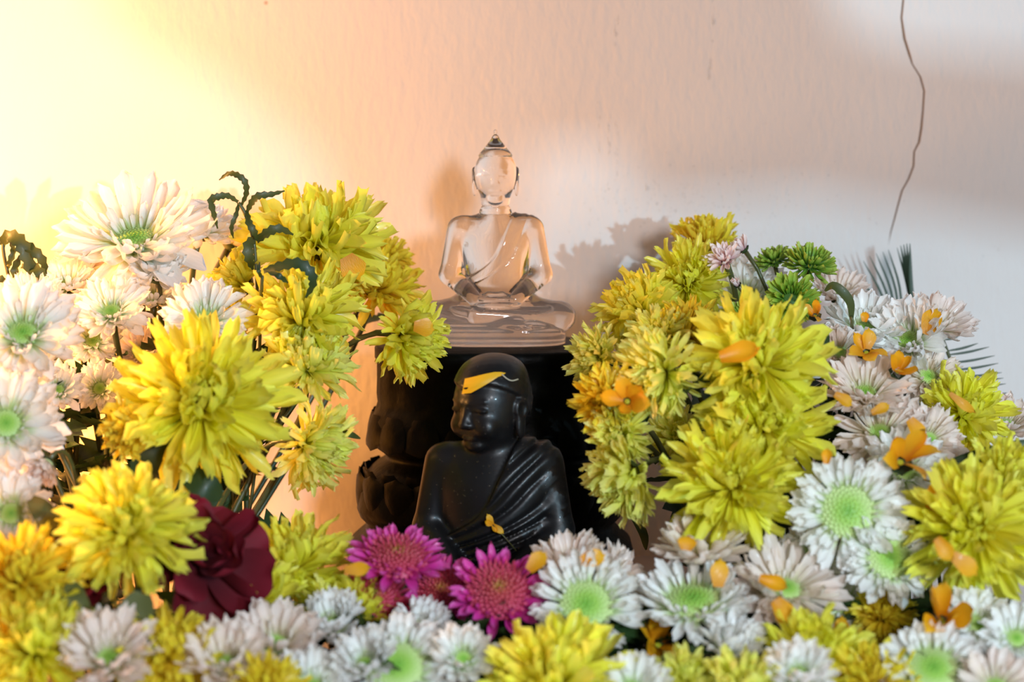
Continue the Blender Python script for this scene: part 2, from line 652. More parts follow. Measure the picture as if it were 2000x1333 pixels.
def sculpt_buddha(h, dark):
    """seated meditating figure, centimetres, face towards -y, base at z = 0"""
    f = Field((-4.7, -3.1, -0.15), (4.7, 2.6, 11.2), h)
    # torso
    f.ell((0, 0.45, 1.75), (2.2, 1.45, 1.35), 0.1)
    f.ell((0, 0.2, 3.3), (1.55, 1.12, 1.7), 0.5)
    f.ell((0, 0.2, 4.95), (1.86, 1.12, 1.45), 0.6)
    f.cone((-1.45, 0.3, 5.85), (1.45, 0.3, 5.85), 0.66, 0.66, 0.5)
    f.cone((0, 0.3, 5.9), (0, 0.12, 7.2), 0.92, 0.70, 0.35)
    if dark:
        f.ell((0, 0.35, 4.4), (2.05, 1.05, 2.3), 0.4)
    # robe: a slightly thicker layer on one side of a slanting hem
    X, Y, Z = np.meshgrid(f.ax[0], f.ax[1], f.ax[2], indexing='ij')
    hem = 0.75 - (6.35 - Z) * 0.42 - np.clip(4.7 - Z, 0, 9) ** 2 * 0.55
    side = np.clip((X - hem) / 0.10, 0, 1) * ((Z > 2.2) & (Z < 6.75))
    front = np.clip((0.9 - Y) / 0.3, 0, 1)
    th = 0.10 * side * front
    if dark:
        u = (X - hem) + 0.15 * np.sin(Z * 1.3)
        fold = np.abs(np.sin((u * 0.86 - Z * 0.50) * 4.6 + 0.4 * np.sin(Z * 1.7))) * 0.13 + np.sin((u * 0.86 - Z * 0.5) * 13) * 0.018
        th = th + fold * side * front
    else:
        strip = np.exp(-((X - hem - 0.85) / 0.07) ** 2) * ((Z > 3.2) & (Z < 6.6))
        th = th - 0.07 * strip * front
    f.F -= th.astype(np.float32)
    # arms
    for s in (-1, 1):
        f.cone((s * 1.80, 0.3, 5.8), (s * 2.32, 0.15, 3.55), 0.66, 0.52, 0.22)
        f.cone((s * 2.32, 0.12, 3.5), (s * 1.0, -1.35, 2.35), 0.52, 0.36, 0.22)
    if dark:
        for q in range(5):                      # sleeve folds on the covered arm
            z = 5.3 - q * 0.45
            f.cone((1.5 + 0.06 * q, -0.32, z), (2.55 + 0.05 * q, -0.1, z - 0.55), 0.10, 0.05, 0.14)
    # legs
    for s in (-1, 1):
        f.cone((s * 1.1, 0.7, 1.55), (s * 3.15, -0.35, 1.45), 1.0, 0.72, 0.3)
        f.ell((s * 3.25, -0.4, 1.42), (0.82, 0.85, 0.72), 0.3)
    f.cone((3.2, -0.7, 1.30), (-1.0, -1.55, 1.62), 0.66, 0.42, 0.12)
    f.cone((-3.2, -0.7, 1.25), (1.1, -1.60, 1.02), 0.62, 0.42, 0.10)
    f.ell((-1.5, -1.40, 1.78), (0.85, 0.40, 0.26), 0.12, rot=R(-8))
    f.ell((1.7, -1.45, 1.0), (0.8, 0.38, 0.24), 0.12)
    # robe folds across the shins
    for q in range(3):
        f.cone((-2.9 + q * 0.4, -1.28, 1.05 + q * 0.1), (1.8, -1.95 + q * 0.05, 0.92 + q * 0.2), 0.05, 0.05, 0.12)
    # hands, palms up, one lying in the other, thumb tips touching
    f.ell((0.1, -1.42, 2.12), (1.2, 0.52, 0.20), 0.12)
    f.ell((-0.1, -1.40, 2.36), (1.1, 0.50, 0.18), 0.06)
    for q in range(4):
        y = -1.78 + q * 0.2
        f.cone((-0.75, y, 2.42), (0.85, y + 0.04, 2.34), 0.10, 0.085, 0.04)
        f.cone((0.75, y - 0.08, 2.12), (-0.85, y - 0.04, 2.10), 0.10, 0.085, 0.04)
    for s in (-1, 1):
        f.cone((s * 0.75, -1.5, 2.48), (s * 0.35, -1.66, 2.68), 0.12, 0.10, 0.06)
        f.cone((s * 0.35, -1.66, 2.68), (s * 0.03, -1.68, 2.66), 0.10, 0.09, 0.05)
    # seat
    f.slab((0, 0, 0.42), 3.55, 2.0, 0.42, 0.12, 0.10)
    f.slab((0, -0.05, 0.82), 3.25, 1.85, 0.25, 0.12, 0.12)
    # neck creases
    f.torus((0, 0.18, 6.75), 0.74, 0.72, 0.06, 0.06)
    f.torus((0, 0.16, 7.00), 0.72, 0.70, 0.05, 0.05, 'sub')
    f.torus((0, 0.20, 6.58), 0.82, 0.80, 0.05, 0.05, 'sub')
    # head
    if dark:
        dz = -0.72
        A = rotz(R(-30)) @ rotx(R(4)) @ np.diag([1.16, 1.16, 0.98])
        f.T = (A, np.linalg.inv(A), np.array([0, 0.10, 7.0]))
    else:
        dz = 0.0
    f.ell((0, 0.08, (8.80 if dark else 8.68) + dz), (1.06, 1.20, 1.32 if dark else 1.22), 0.2)
    f.ell((0, -0.10, 8.05 + dz), (0.86, 0.94, 0.98), 0.35)
    f.ell((0, -0.78, 7.32 + dz), (0.34, 0.24, 0.22), 0.25)            # chin
    # hair: a thin cap that starts at the hairline
    X, Y, Z = np.meshgrid(f.ax[0], f.ax[1], f.ax[2], indexing='ij')
    if f.T is not None:
        X, Y, Z = f.untwist(X, Y, Z)
    if dark:
        line = 9.30 + dz - np.clip(Y + 0.75, 0, 2) * 0.75 + 0.25 * np.abs(X) * (Y < 0.2)
        f.F -= (0.13 * np.clip((Z - line) / 0.10, 0, 1) * (1 + 0.10 * np.sin(X * 17) * np.sin(Y * 17) * np.sin(Z * 17))).astype(np.float32)
    else:
        line = 9.46 + 0 * Y
        f.F -= (0.10 * np.clip((Z - line) / 0.08, 0, 1)).astype(np.float32)
    del X, Y, Z, line
    f.cone((0, -1.0, 8.75 + dz), (0, -1.20, 8.12 + dz), 0.09, 0.16, 0.16)   # nose
    for s in (-1, 1):
        f.ell((s * 0.13, -1.14, 8.09 + dz), (0.10, 0.12, 0.09), 0.06)
        if dark:
            f.ell((s * 0.47, -0.80, 7.98 + dz), (0.32, 0.26, 0.34), 0.3)   # cheek
        f.cone((s * 0.12, -1.08, 8.86 + dz), (s * 0.60, -0.90, 8.92 + dz), 0.05, 0.04, 0.12)
        f.ell((s * 0.42, -0.93, 8.60 + dz), (0.25, 0.14, 0.12), 0.06)  # lowered lid
        f.cone((s * 0.2, -1.09, 8.53 + dz), (s * 0.64, -0.94, 8.56 + dz), 0.025, 0.02, 0.03, 'sub')
        f.ell((s * 1.08, 0.18, 8.55 + dz), (0.14, 0.30, 0.42), 0.06)   # long ear
        f.ell((s * 1.06, 0.12, 7.98 + dz), (0.12, 0.20, 0.50), 0.08)
        f.ell((s * 1.19, 0.12, 8.50 + dz), (0.08, 0.16, 0.26), 0.05, 'sub')
    f.cone((-0.24, -1.00, 7.74 + dz), (0.24, -1.00, 7.74 + dz), 0.075, 0.075, 0.06)
    f.cone((-0.18, -0.98, 7.60 + dz), (0.18, -0.98, 7.60 + dz), 0.085, 0.085, 0.06)
    if dark:
        f.cone((-0.30, -1.05, 7.675 + dz), (0.30, -1.05, 7.675 + dz), 0.022, 0.022, 0.03, 'sub')
    if dark:
        f.ell((0, 0.25, 9.75 + dz), (0.85, 0.90, 0.60), 0.5)
    else:
        f.cone((0, 0.12, 9.62), (0, 0.12, 10.38), 0.80, 0.20, 0.06)
        f.cone((0, 0.12, 10.3), (0, 0.12, 10.62), 0.16, 0.05, 0.06)
        f.ell((0, 0.12, 10.72), (0.10, 0.10, 0.12), 0.03)
    f.T = None
    return f


# ------------------------------------------------------------------ pedestal
PED = Vector((at(958, 900, 0.05).x, 0.05, 0))


def zpix(py, Y):
    return at(960, py, Y).z


prof = [(1215, 284), (1180, 288), (1150, 286), (1120, 280), (1085, 276), (1068, 280), (1052, 276), (1040, 262), (1026, 246), (1012, 244),
        (1000, 256), (985, 262), (950, 258), (920, 244), (903, 225), (892, 206), (884, 203), (876, 212), (866, 226),
        (840, 234), (812, 233), (795, 225), (782, 221), (765, 223), (735, 222), (700, 222), (694, 226), (676, 226), (672, 220), (671, 0)]
PTOP = zpix(671, 0.05)
prof_m = []
for py, hw in prof:
    prof_m.append((max(0.0, zpix(py, 0.05)), metres(hw, 0.05)))
prof_m[0] = (0.0, prof_m[0][1])
V, F = [], []
NS = 72
for z, r in prof_m:
    for k in range(NS):
        a = 2 * math.pi * k / NS
        flute = 1.0
        if zpix(790, .05) < z < zpix(698, .05):
            flute = 1 - 0.022 * (k % 4 == 0) - 0.008 * (k % 4 == 2)
        # plan slightly squared
        q = 1.0 / (abs(math.cos(a)) ** 2.6 + abs(math.sin(a)) ** 2.6) ** (1 / 2.6)
        dq = min(q, 1.05)
        V.append((r * flute * math.cos(a) * dq, r * 0.93 * flute * math.sin(a) * dq, z))
for i in range(len(prof_m) - 1):
    for k in range(NS):
        F.append((i * NS + k, i * NS + (k + 1) % NS, (i + 1) * NS + (k + 1) % NS, (i + 1) * NS + k))
ped = empty('pedestal', PED, 'black carved waisted lotus pedestal carrying the crystal figure', 'pedestal')
add('pedestal_body', mesh_from('pedestal_body', V, F, 'black_stone'), ped)


def lotus_mesh(name, L_, W_, H_):
    V, F = [], []
    nu, nv = 8, 6
    for i in range(nu + 1):
        t = i / nu
        w = W_ * (math.sin(math.pi * min(1, t * 0.62 + 0.12)) ** 0.7 if t < 0.72 else math.sin(math.pi * 0.5664) ** 0.7 * math.sqrt(max(0, 1 - ((t - 0.72) / 0.28) ** 2)))
        for j in range(nv + 1):
            s = j / nv * 2 - 1
            V.append((w * s * 0.5, -H_ * (1 - s * s) * math.sin(math.pi * (0.15 + 0.8 * t)) - H_ * 0.7 * t * t, t * L_))
    for i in range(nu):
        for j in range(nv):
            a = i * (nv + 1) + j
            F.append((a, a + 1, a + nv + 2, a + nv + 1))
    return mesh_from(name, V, F, 'black_stone')


def ring(zlo, L_, W_, H_, rad, n, tilt, flip=False, ph=0.0):
    me = lotus_mesh('lotus_petal', L_, W_, H_)
    for k in range(n):
        a = 2 * math.pi * (k + ph) / n
        q = 1.0 / (abs(math.cos(a)) ** 2.6 + abs(math.sin(a)) ** 2.6) ** (1 / 2.6)
        q = min(q, 1.05)
        m = Matrix.Translation((rad * math.cos(a) * q, rad * 0.93 * math.sin(a) * q, zlo)) @ Matrix.Rotation(a + math.pi / 2, 4, 'Z')
        if flip:
            m = m @ Matrix.Rotation(math.pi, 4, 'Y')
        m = m @ Matrix.Rotation(tilt, 4, 'X')
        add('lotus_petal', me, ped, m)


ring(zpix(996, .05), 0.0225, 0.021, 0.0030, metres(252, .05), 22, R(-2))
ring(zpix(905, .05), 0.020, 0.020, 0.0030, metres(245, .05), 22, R(-22), True, 0.5)
ring(zpix(800, .05), 0.0185, 0.021, 0.0022, metres(229, .05), 20, R(4), True, 0.25)
ring(zpix(1062, .05), 0.013, 0.026, 0.0015, metres(276, .05), 18, R(-15), True, 0.3)

# ------------------------------------------------------------------ the two figures
fc = sculpt_buddha(0.055, False)
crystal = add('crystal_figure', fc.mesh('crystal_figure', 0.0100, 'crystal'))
crystal.location = (at(968, 670, 0.05).x, 0.045, PTOP + 0.0002)
tag(crystal, 'clear crystal seated meditating figure on top of the black pedestal', 'statue')

fd = sculpt_buddha(0.06, True)
dark = add('dark_figure', fd.mesh('dark_figure', 0.0134, 'black_bronze'))
dark.location = (at(962, 900, -0.058).x, -0.058, 0.0)
dark.rotation_euler = (0, 0, R(-10))
tag(dark, 'black seated figure in a pleated robe with a yellow petal on its brow', 'statue')


# ------------------------------------------------------------------ petals
def petal_mesh(name, mat, wide, prof, kappa=0.6, cup=0.25, teeth=None, ridge=0.02, twist=0.0, wav=0.0, nu=6, nv=4):
    V, F = [], []
    for i in range(nu + 1):
        t = i / nu
        w = wide * prof(t)
        th = kappa * t * t if abs(kappa) > 1e-4 else 0
        # arc whose bend grows towards the tip
        x = t - (kappa * kappa) * t ** 5 / 10.0
        z = kappa * t ** 3 / 3.0
        for j in range(nv + 1):
            s = j / nv * 2 - 1
            dx = 0.0
            if teeth and i == nu:
                dx = teeth[j]
            tw = twist * t
            yy = s * w * 0.5
            zz = cup * (s * s - 0.4) * w + ridge * math.cos(s * math.pi * 1.5) * min(1, t * 3) + wav * math.sin(t * 9 + s * 2) * t
            V.append((x + dx - 0.10 * s * s * (i == nu and not teeth), yy * math.cos(tw) - zz * math.sin(tw), z + yy * math.sin(tw) + zz * math.cos(tw)))
    for i in range(nu):
        for j in range(nv):
            a = i * (nv + 1) + j
            F.append((a, a + nv + 1, a + nv + 2, a + 1))
    return mesh_from(name, V, F, mat)


def strap(t):      # daisy ray
    return (0.42 + 0.58 * min(1, t * 1.7)) * (1.0 if t < 0.75 else math.sqrt(max(0.10, 1 - ((t - 0.75) / 0.27) ** 2)))


def spoon(t):      # chrysanthemum ray, narrow foot and wide end
    return (0.30 + 0.70 * (t ** 0.9)) * (1.0 if t < 0.8 else 1.0 - 0.38 * ((t - 0.8) / 0.2) ** 2)


def point(t):
    return (0.5 + 0.5 * min(1, t * 2)) * (1.0 if t < 0.55 else max(0.08, 1 - ((t - 0.55) / 0.47) ** 1.6))


def broad(t):
    return (0.25 + 0.75 * math.sin(min(1, t * 1.25) * math.pi / 2)) * (1.0 if t < 0.7 else math.sqrt(max(0.22, 1 - ((t - 0.7) / 0.33) ** 2)))


TEETH = [(-0.03, 0.05, -0.02, 0.06, -0.04), (-0.06, 0.03, 0.07, -0.03, -0.05), (0.0, 0.05, -0.05, 0.04, 0.0), (-0.08, 0.0, 0.05, 0.02, -0.06)]
PET = {}


def variants(key, mat, kind):
    out = []
    rnd = random.Random(hash(kind) % 1000 if False else len(key) * 31 + sum(map(ord, mat)))
    for v in range(7):
        if kind == 'W':
            me = petal_mesh('petal', mat, rnd.uniform(0.29, 0.37), strap, rnd.uniform(-0.5, 0.8), rnd.uniform(0.1, 0.4), None, 0.008, rnd.uniform(-0.3, 0.3))
        elif kind == 'Y':
            me = petal_mesh('petal', mat, rnd.uniform(0.23, 0.33), spoon, (-0.9, -0.55, -0.2, 0.35, 0.6, 0.85, 1.1)[v], rnd.uniform(0.15, 0.75), TEETH[v % 4], 0.02, rnd.uniform(-0.6, 0.6), rnd.uniform(0, 0.03))
        elif kind == 'P':
            me = petal_mesh('petal', mat, rnd.uniform(0.34, 0.42), point, rnd.uniform(-0.1, 0.9), rnd.uniform(0.2, 0.6), None, 0.015, rnd.uniform(-0.3, 0.3))
        elif kind == 'G':
            me = petal_mesh('petal', mat, rnd.uniform(0.26, 0.34), spoon, rnd.uniform(0.2, 0.9), rnd.uniform(0.3, 0.7), TEETH[v % 4], 0.02, 0, 0, 4, 4)
        elif kind == 'R':
            me = petal_mesh('petal', mat, rnd.uniform(0.85, 1.05), broad, rnd.uniform(-0.7, 0.9), rnd.uniform(0.15, 0.45), None, 0.0, rnd.uniform(-0.3, 0.3), rnd.uniform(0.02, 0.05), 8, 6)
        elif kind == 'T':
            me = petal_mesh('petal', mat, rnd.uniform(0.5, 0.75), point, rnd.uniform(-0.9, 0.9), rnd.uniform(0.0, 0.35), None, 0.0, rnd.uniform(-0.5, 0.5), rnd.uniform(0.0, 0.03), 7, 4)
        out.append(me)
    PET[key] = out


for m in ('white', 'blush'):
    variants('W' + m, m, 'W')
for m in ('yellow', 'golden', 'lime'):
    variants('Y' + m, m, 'Y')
variants('Pmagenta', 'magenta', 'P')
variants('Prosepink', 'rosepink', 'P')
variants('Ppalepink', 'palepink', 'P')
variants('Ggreen', 'green', 'G')
variants('Rcrimson', 'crimson', 'R')
variants('Torange', 'orange', 'T')


def centre_mesh(name, mat, n=130, hgt=0.45, bump=0.06):
    """dome of tiny disc florets in a sunflower spiral, unit radius"""
    V, F = [], []
    nr, ns = 5, 18
    for i in range(nr + 1):
        rr = math.sin(i / nr * math.pi / 2)
        for k in range(ns):
            a = 2 * math.pi * k / ns
            V.append((rr * math.cos(a), rr * math.sin(a), hgt * math.cos(i / nr * math.pi / 2) - 0.1))
    for i in range(nr):
        for k in range(ns):
            F.append((i * ns + k, (i + 1) * ns + k, (i + 1) * ns + (k + 1) % ns, i * ns + (k + 1) % ns))
    for q in range(n):
        r = math.sqrt((q + 0.5) / n) * 0.97
        a = q * 2.39996
        z = hgt * math.sqrt(max(0, 1 - r * r)) - 0.1
        c = Vector((r * math.cos(a), r * math.sin(a), z))
        nn = Vector((c.x * hgt, c.y * hgt, max(0.2, z + 0.1))).normalized()
        u = nn.orthogonal().normalized()
        v = nn.cross(u)
        b = len(V)
        s = 0.075
        for (e, g_) in ((1, 1), (-1, 1), (-1, -1), (1, -1)):
            V.append(c + (u * e + v * g_) * s * 0.75)
        for (e, g_) in ((1, 1), (-1, 1), (-1, -1), (1, -1)):
            V.append(c + nn * bump + (u * e + v * g_) * s * 0.6)
        for e in range(4):
            F.append((b + e, b + (e + 1) % 4, b + 4 + (e + 1) % 4, b + 4 + e))
        F.append((b + 4, b + 5, b + 6, b + 7))
    return mesh_from(name, V, F, mat)


CEN = {k: centre_mesh('flower_centre', k) for k in ('centre_green', 'centre_yellow', 'centre_dark', 'centre_blush', 'centre_crimson')}
CEN['centre_pink'] = centre_mesh('flower_centre', 'centre_pink', 170, 0.5, 0.12)


def calyx_mesh():
    V, F = [], []
    pr = [(0.0, 0.32), (-0.06, 0.30), (-0.14, 0.22), (-0.20, 0.10), (-0.22, 0.05)]
    n = 12
    for z, r in pr:
        for k in range(n):
            a = 2 * math.pi * k / n
            rr = r * (1.08 if k % 2 else 0.92)
            V.append((rr * math.cos(a), rr * math.sin(a), z))
    for i in range(len(pr) - 1):
        for k in range(n):
            F.append((i * n + k, (i + 1) * n + k, (i + 1) * n + (k + 1) % n, i * n + (k + 1) % n))
    F.append(tuple(range((len(pr) - 1) * n, len(pr) * n)))
    return mesh_from('calyx', V, F, 'calyx')


CALYX = calyx_mesh()


def leaf_mesh(name, mat='leaf', seed=0):
    """lobed chrysanthemum leaf along +x, unit length"""
    rnd = random.Random(seed)
    V, F = [], []
    n = 12
    for i in range(n + 1):
        t = i / n
        w = 0.30 * math.sin(math.pi * (0.06 + 0.94 * t) ** 0.9) ** 0.8 + 0.015
        w *= (1.25 if i % 3 == 1 else (0.95 if i % 3 == 2 else 0.62)) if 1 < i < n else 0.6
        zc = -0.35 * t * t + 0.05 * math.sin(t * 5 + seed)
        for s in (-1, -0.5, 0, 0.5, 1):
            V.append((t + abs(s) * 0.06, s * w, zc + abs(s) * w * 0.35 + rnd.uniform(-0.01, 0.01)))
    for i in range(n):
        for j in range(4):
            a = i * 5 + j
            F.append((a, a + 5, a + 6, a + 1))
    return mesh_from(name, V, F, mat)


LEAVES = [leaf_mesh('leaf', 'leaf', k) for k in range(4)]

# rows: count, elevation, length, width scale, foot radius, foot height
ROWS = {
    'W': [(22, 2, 0.80, 0.85, 0.20, 0.00), (21, 13, 0.80, 0.85, 0.19, 0.02), (18, 26, 0.72, 0.85, 0.18, 0.04), (14, 40, 0.40, 0.8, 0.20, 0.04), (12, 50, 0.20, 0.9, 0.20, 0.04)],
    'D': [(26, 0, 0.60, 0.9, 0.40, 0.00), (26, 12, 0.58, 0.85, 0.39, 0.03), (24, 26, 0.46, 0.8, 0.38, 0.05), (24, 42, 0.26, 0.9, 0.37, 0.06)],
    'Y': [(26, -22, 0.84, 0.66, 0.10, -0.02), (30, -6, 0.92, 0.66, 0.09, 0.0), (31, 9, 0.93, 0.66, 0.09, 0.02), (30, 23, 0.88, 0.68, 0.08, 0.04), (27, 37, 0.79, 0.72, 0.07, 0.05), (22, 51, 0.69, 0.76, 0.06, 0.06), (17, 64, 0.58, 0.8, 0.05, 0.06), (13, 76, 0.48, 0.85, 0.04, 0.06), (7, 86, 0.40, 0.9, 0.02, 0.06)],
    'P': [(18, 6, 0.55, 0.95, 0.45, 0.0), (18, 22, 0.46, 0.9, 0.45, 0.04), (16, 42, 0.30, 0.9, 0.45, 0.08)],
    'K': [(13, 10, 0.75, 0.8, 0.18, 0.0), (13, 32, 0.7, 0.8, 0.15, 0.04), (10, 55, 0.55, 0.8, 0.10, 0.06), (7, 75, 0.4, 0.8, 0.05, 0.06)],
    'G': [(20, -20, 0.72, 1.0, 0.25, 0.0), (22, 2, 0.74, 1.0, 0.25, 0.05), (22, 22, 0.70, 1.0, 0.24, 0.10), (18, 42, 0.60, 1.0, 0.22, 0.16), (14, 60, 0.45, 1.0, 0.2, 0.2)],
    'R': [(5, 12, 0.95, 1.0, 0.08, 0.0), (5, 34, 0.85, 1.0, 0.07, 0.03), (5, 56, 0.68, 0.95, 0.05, 0.06), (4, 76, 0.5, 0.9, 0.03, 0.08)],
    'T': [(5, 40, 0.85, 1.0, 0.10, 0.10)],
}
FL_NAME = {'W': 'white_chrysanthemum', 'D': 'white_chrysanthemum', 'Y': 'yellow_chrysanthemum', 'P': 'magenta_chrysanthemum',
           'K': 'pink_chrysanthemum', 'G': 'green_button_chrysanthemum', 'R': 'crimson_rose', 'T': 'orange_blossom'}
GROUP = {'W': 'white chrysanthemums among the offerings', 'D': 'white chrysanthemums among the offerings', 'Y': 'yellow chrysanthemums among the offerings',
         'P': 'magenta chrysanthemums before the black figure', 'K': 'small pale pink chrysanthemums', 'G': 'green button chrysanthemums',
         'R': 'red roses', 'T': 'loose orange blossoms on the flowers'}
CENM = {'W': ('centre_green', 0.27), 'D': ('centre_green', 0.46), 'Y': ('centre_yellow', 0.10), 'P': ('centre_pink', 0.56),
        'K': ('centre_blush', 0.12), 'G': ('centre_dark', 0.30), 'R': ('centre_crimson', 0.10), 'T': ('centre_yellow', 0.08)}
DEFCOL = {'W': 'white', 'D': 'white', 'Y': 'yellow', 'P': 'magenta', 'K': 'palepink', 'G': 'green', 'R': 'crimson', 'T': 'orange'}
CAT = {'W': 'flower', 'D': 'flower', 'Y': 'flower', 'P': 'flower', 'K': 'flower', 'G': 'flower', 'R': 'rose', 'T': 'blossom'}


def flower(kind, px, py, rpx, Y, n, label, col=None, lift=0.0, base=None, messy=1.0, leaves=1, stem=True, seed=None, droop=0.0):
    rnd = random.Random(int(px * 13 + py * 7 + rpx) if seed is None else seed)
    col = col or DEFCOL[kind]
    pos = at(px, py, Y)
    rad = metres(rpx, Y)
    nz = Vector(n).normalized()
    q = nz.to_track_quat('Z', 'Y')
    root = empty(FL_NAME[kind], pos, label, CAT[kind], GROUP[kind])
    root.rotation_mode = 'QUATERNION'
    root.rotation_quaternion = q
    M = Matrix.Translation(pos) @ q.to_matrix().to_4x4()
    Mi = M.inverted()
    fam = {'D': 'W', 'K': 'P'}.get(kind, kind)
    pet = PET[fam + col]
    down_local = (Mi.to_3x3() @ Vector((0, 0, -1)))
    for ri, (cnt, el, ln, ws, br, bh) in enumerate(ROWS[kind]):
        ph = rnd.random() * 6.28
        for k in range(cnt):
            if messy > 0.5 and rnd.random() < 0.03 * messy:
                continue
            az = ph + 2 * math.pi * k / cnt + rnd.gauss(0, 0.09) * messy
            e = R(el + lift + rnd.gauss(0, 8.5 if kind == 'Y' else 6.5) * messy)
            # a heavy wet petal on the lower side hangs a little
            dirv = Vector((math.cos(az), math.sin(az), 0))
            if droop:
                e -= R(droop) * max(0, 0.3 + dirv.dot(down_local))
            l = ln * rad * (rnd.uniform(0.72, 1.14) if kind == 'Y' else rnd.uniform(0.84, 1.10))
            m = (Matrix.Rotation(az, 4, 'Z') @ Matrix.Translation((br * rad, 0, bh * rad)) @ Matrix.Rotation(-e, 4, 'Y')
                 @ Matrix.Rotation(rnd.gauss(0, 0.40 if kind == 'Y' else 0.25) * messy, 4, 'X') @ Matrix.Diagonal((l, l * ws * rnd.uniform(0.85, 1.15), l, 1)))
            nr_ = len(ROWS[kind])
            lo_ = 3 if (kind == 'Y' and ri >= nr_ - 4) else 0
            add('petal', pet[rnd.randint(lo_, 6)], root, m)
    if kind == 'P':
        pet2 = PET['Prosepink']
        for q_ in range(90):
            r_ = math.sqrt((q_ + 0.5) / 90) * 0.52
            az = q_ * 2.39996
            e = R(82 - 60 * r_ / 0.52 + rnd.gauss(0, 5))
            l = rad * (0.13 + 0.08 * r_)
            m = Matrix.Rotation(az, 4, 'Z') @ Matrix.Translation((r_ * rad, 0, rad * (0.20 * math.sqrt(max(0, 1 - (r_ / 0.56) ** 2)) + 0.02))) @ Matrix.Rotation(-e, 4, 'Y') @ Matrix.Diagonal((l, l * 0.8, l, 1))
            add('petal', rnd.choice(pet2), root, m)
    cm, cr = CENM[kind]
    add('flower_centre', CEN[cm], root, Matrix.Translation((0, 0, 0.03 * rad)) @ Matrix.Diagonal((cr * rad, cr * rad, (0.6 if kind in 'WD' else 0.8) * cr * rad, 1)))
    add('calyx', CALYX, root, Matrix.Diagonal((rad, rad, rad, 1)))
    if stem:
        if base is None:
            bx = -0.165 if px < 860 else (0.02 if px < 1060 else 0.135)
            b = Vector((bx + (pos.x - bx) * 0.25 + rnd.uniform(-0.02, 0.02), max(min(Y + 0.03, 0.03), -0.2), 0.001))
            if pos.y < -0.09:
                b = Vector((pos.x + rnd.uniform(-0.03, 0.03), pos.y + rnd.uniform(0.02, 0.05), 0.001))
        else:
            b = Vector(base)
        s0 = pos - nz * rad * 0.20
        mid = s0 - nz * min(0.05, max(0.01, (s0 - b).length * 0.35))
        mid.z = max(mid.z, 0.02)
        pts = bezier(s0, mid, b, 10)
        sr = 0.0015 if rad > 0.012 else 0.001
        V, F = tube([Mi @ p_ for p_ in pts], [sr * 1.25] + [sr] * 10, 6)
        add('stem', mesh_from('stem', V, F, 'stem'), root)
        for q_ in range(leaves):
            i = rnd.randint(3, 8)
            lp = pts[i]
            if lp.z < 0.012:
                continue
            a = rnd.uniform(0, 6.28)
            l = rnd.uniform(0.022, 0.034)
            m = Matrix.Translation(lp) @ Matrix.Rotation(a, 4, 'Z') @ Matrix.Rotation(-R(rnd.uniform(5, 45)), 4, 'Y') @ Matrix.Rotation(rnd.gauss(0, 0.5), 4, 'X') @ Matrix.Diagonal((l, l, l, 1))
            add('leaf', rnd.choice(LEAVES), root, Mi @ m)
    return root


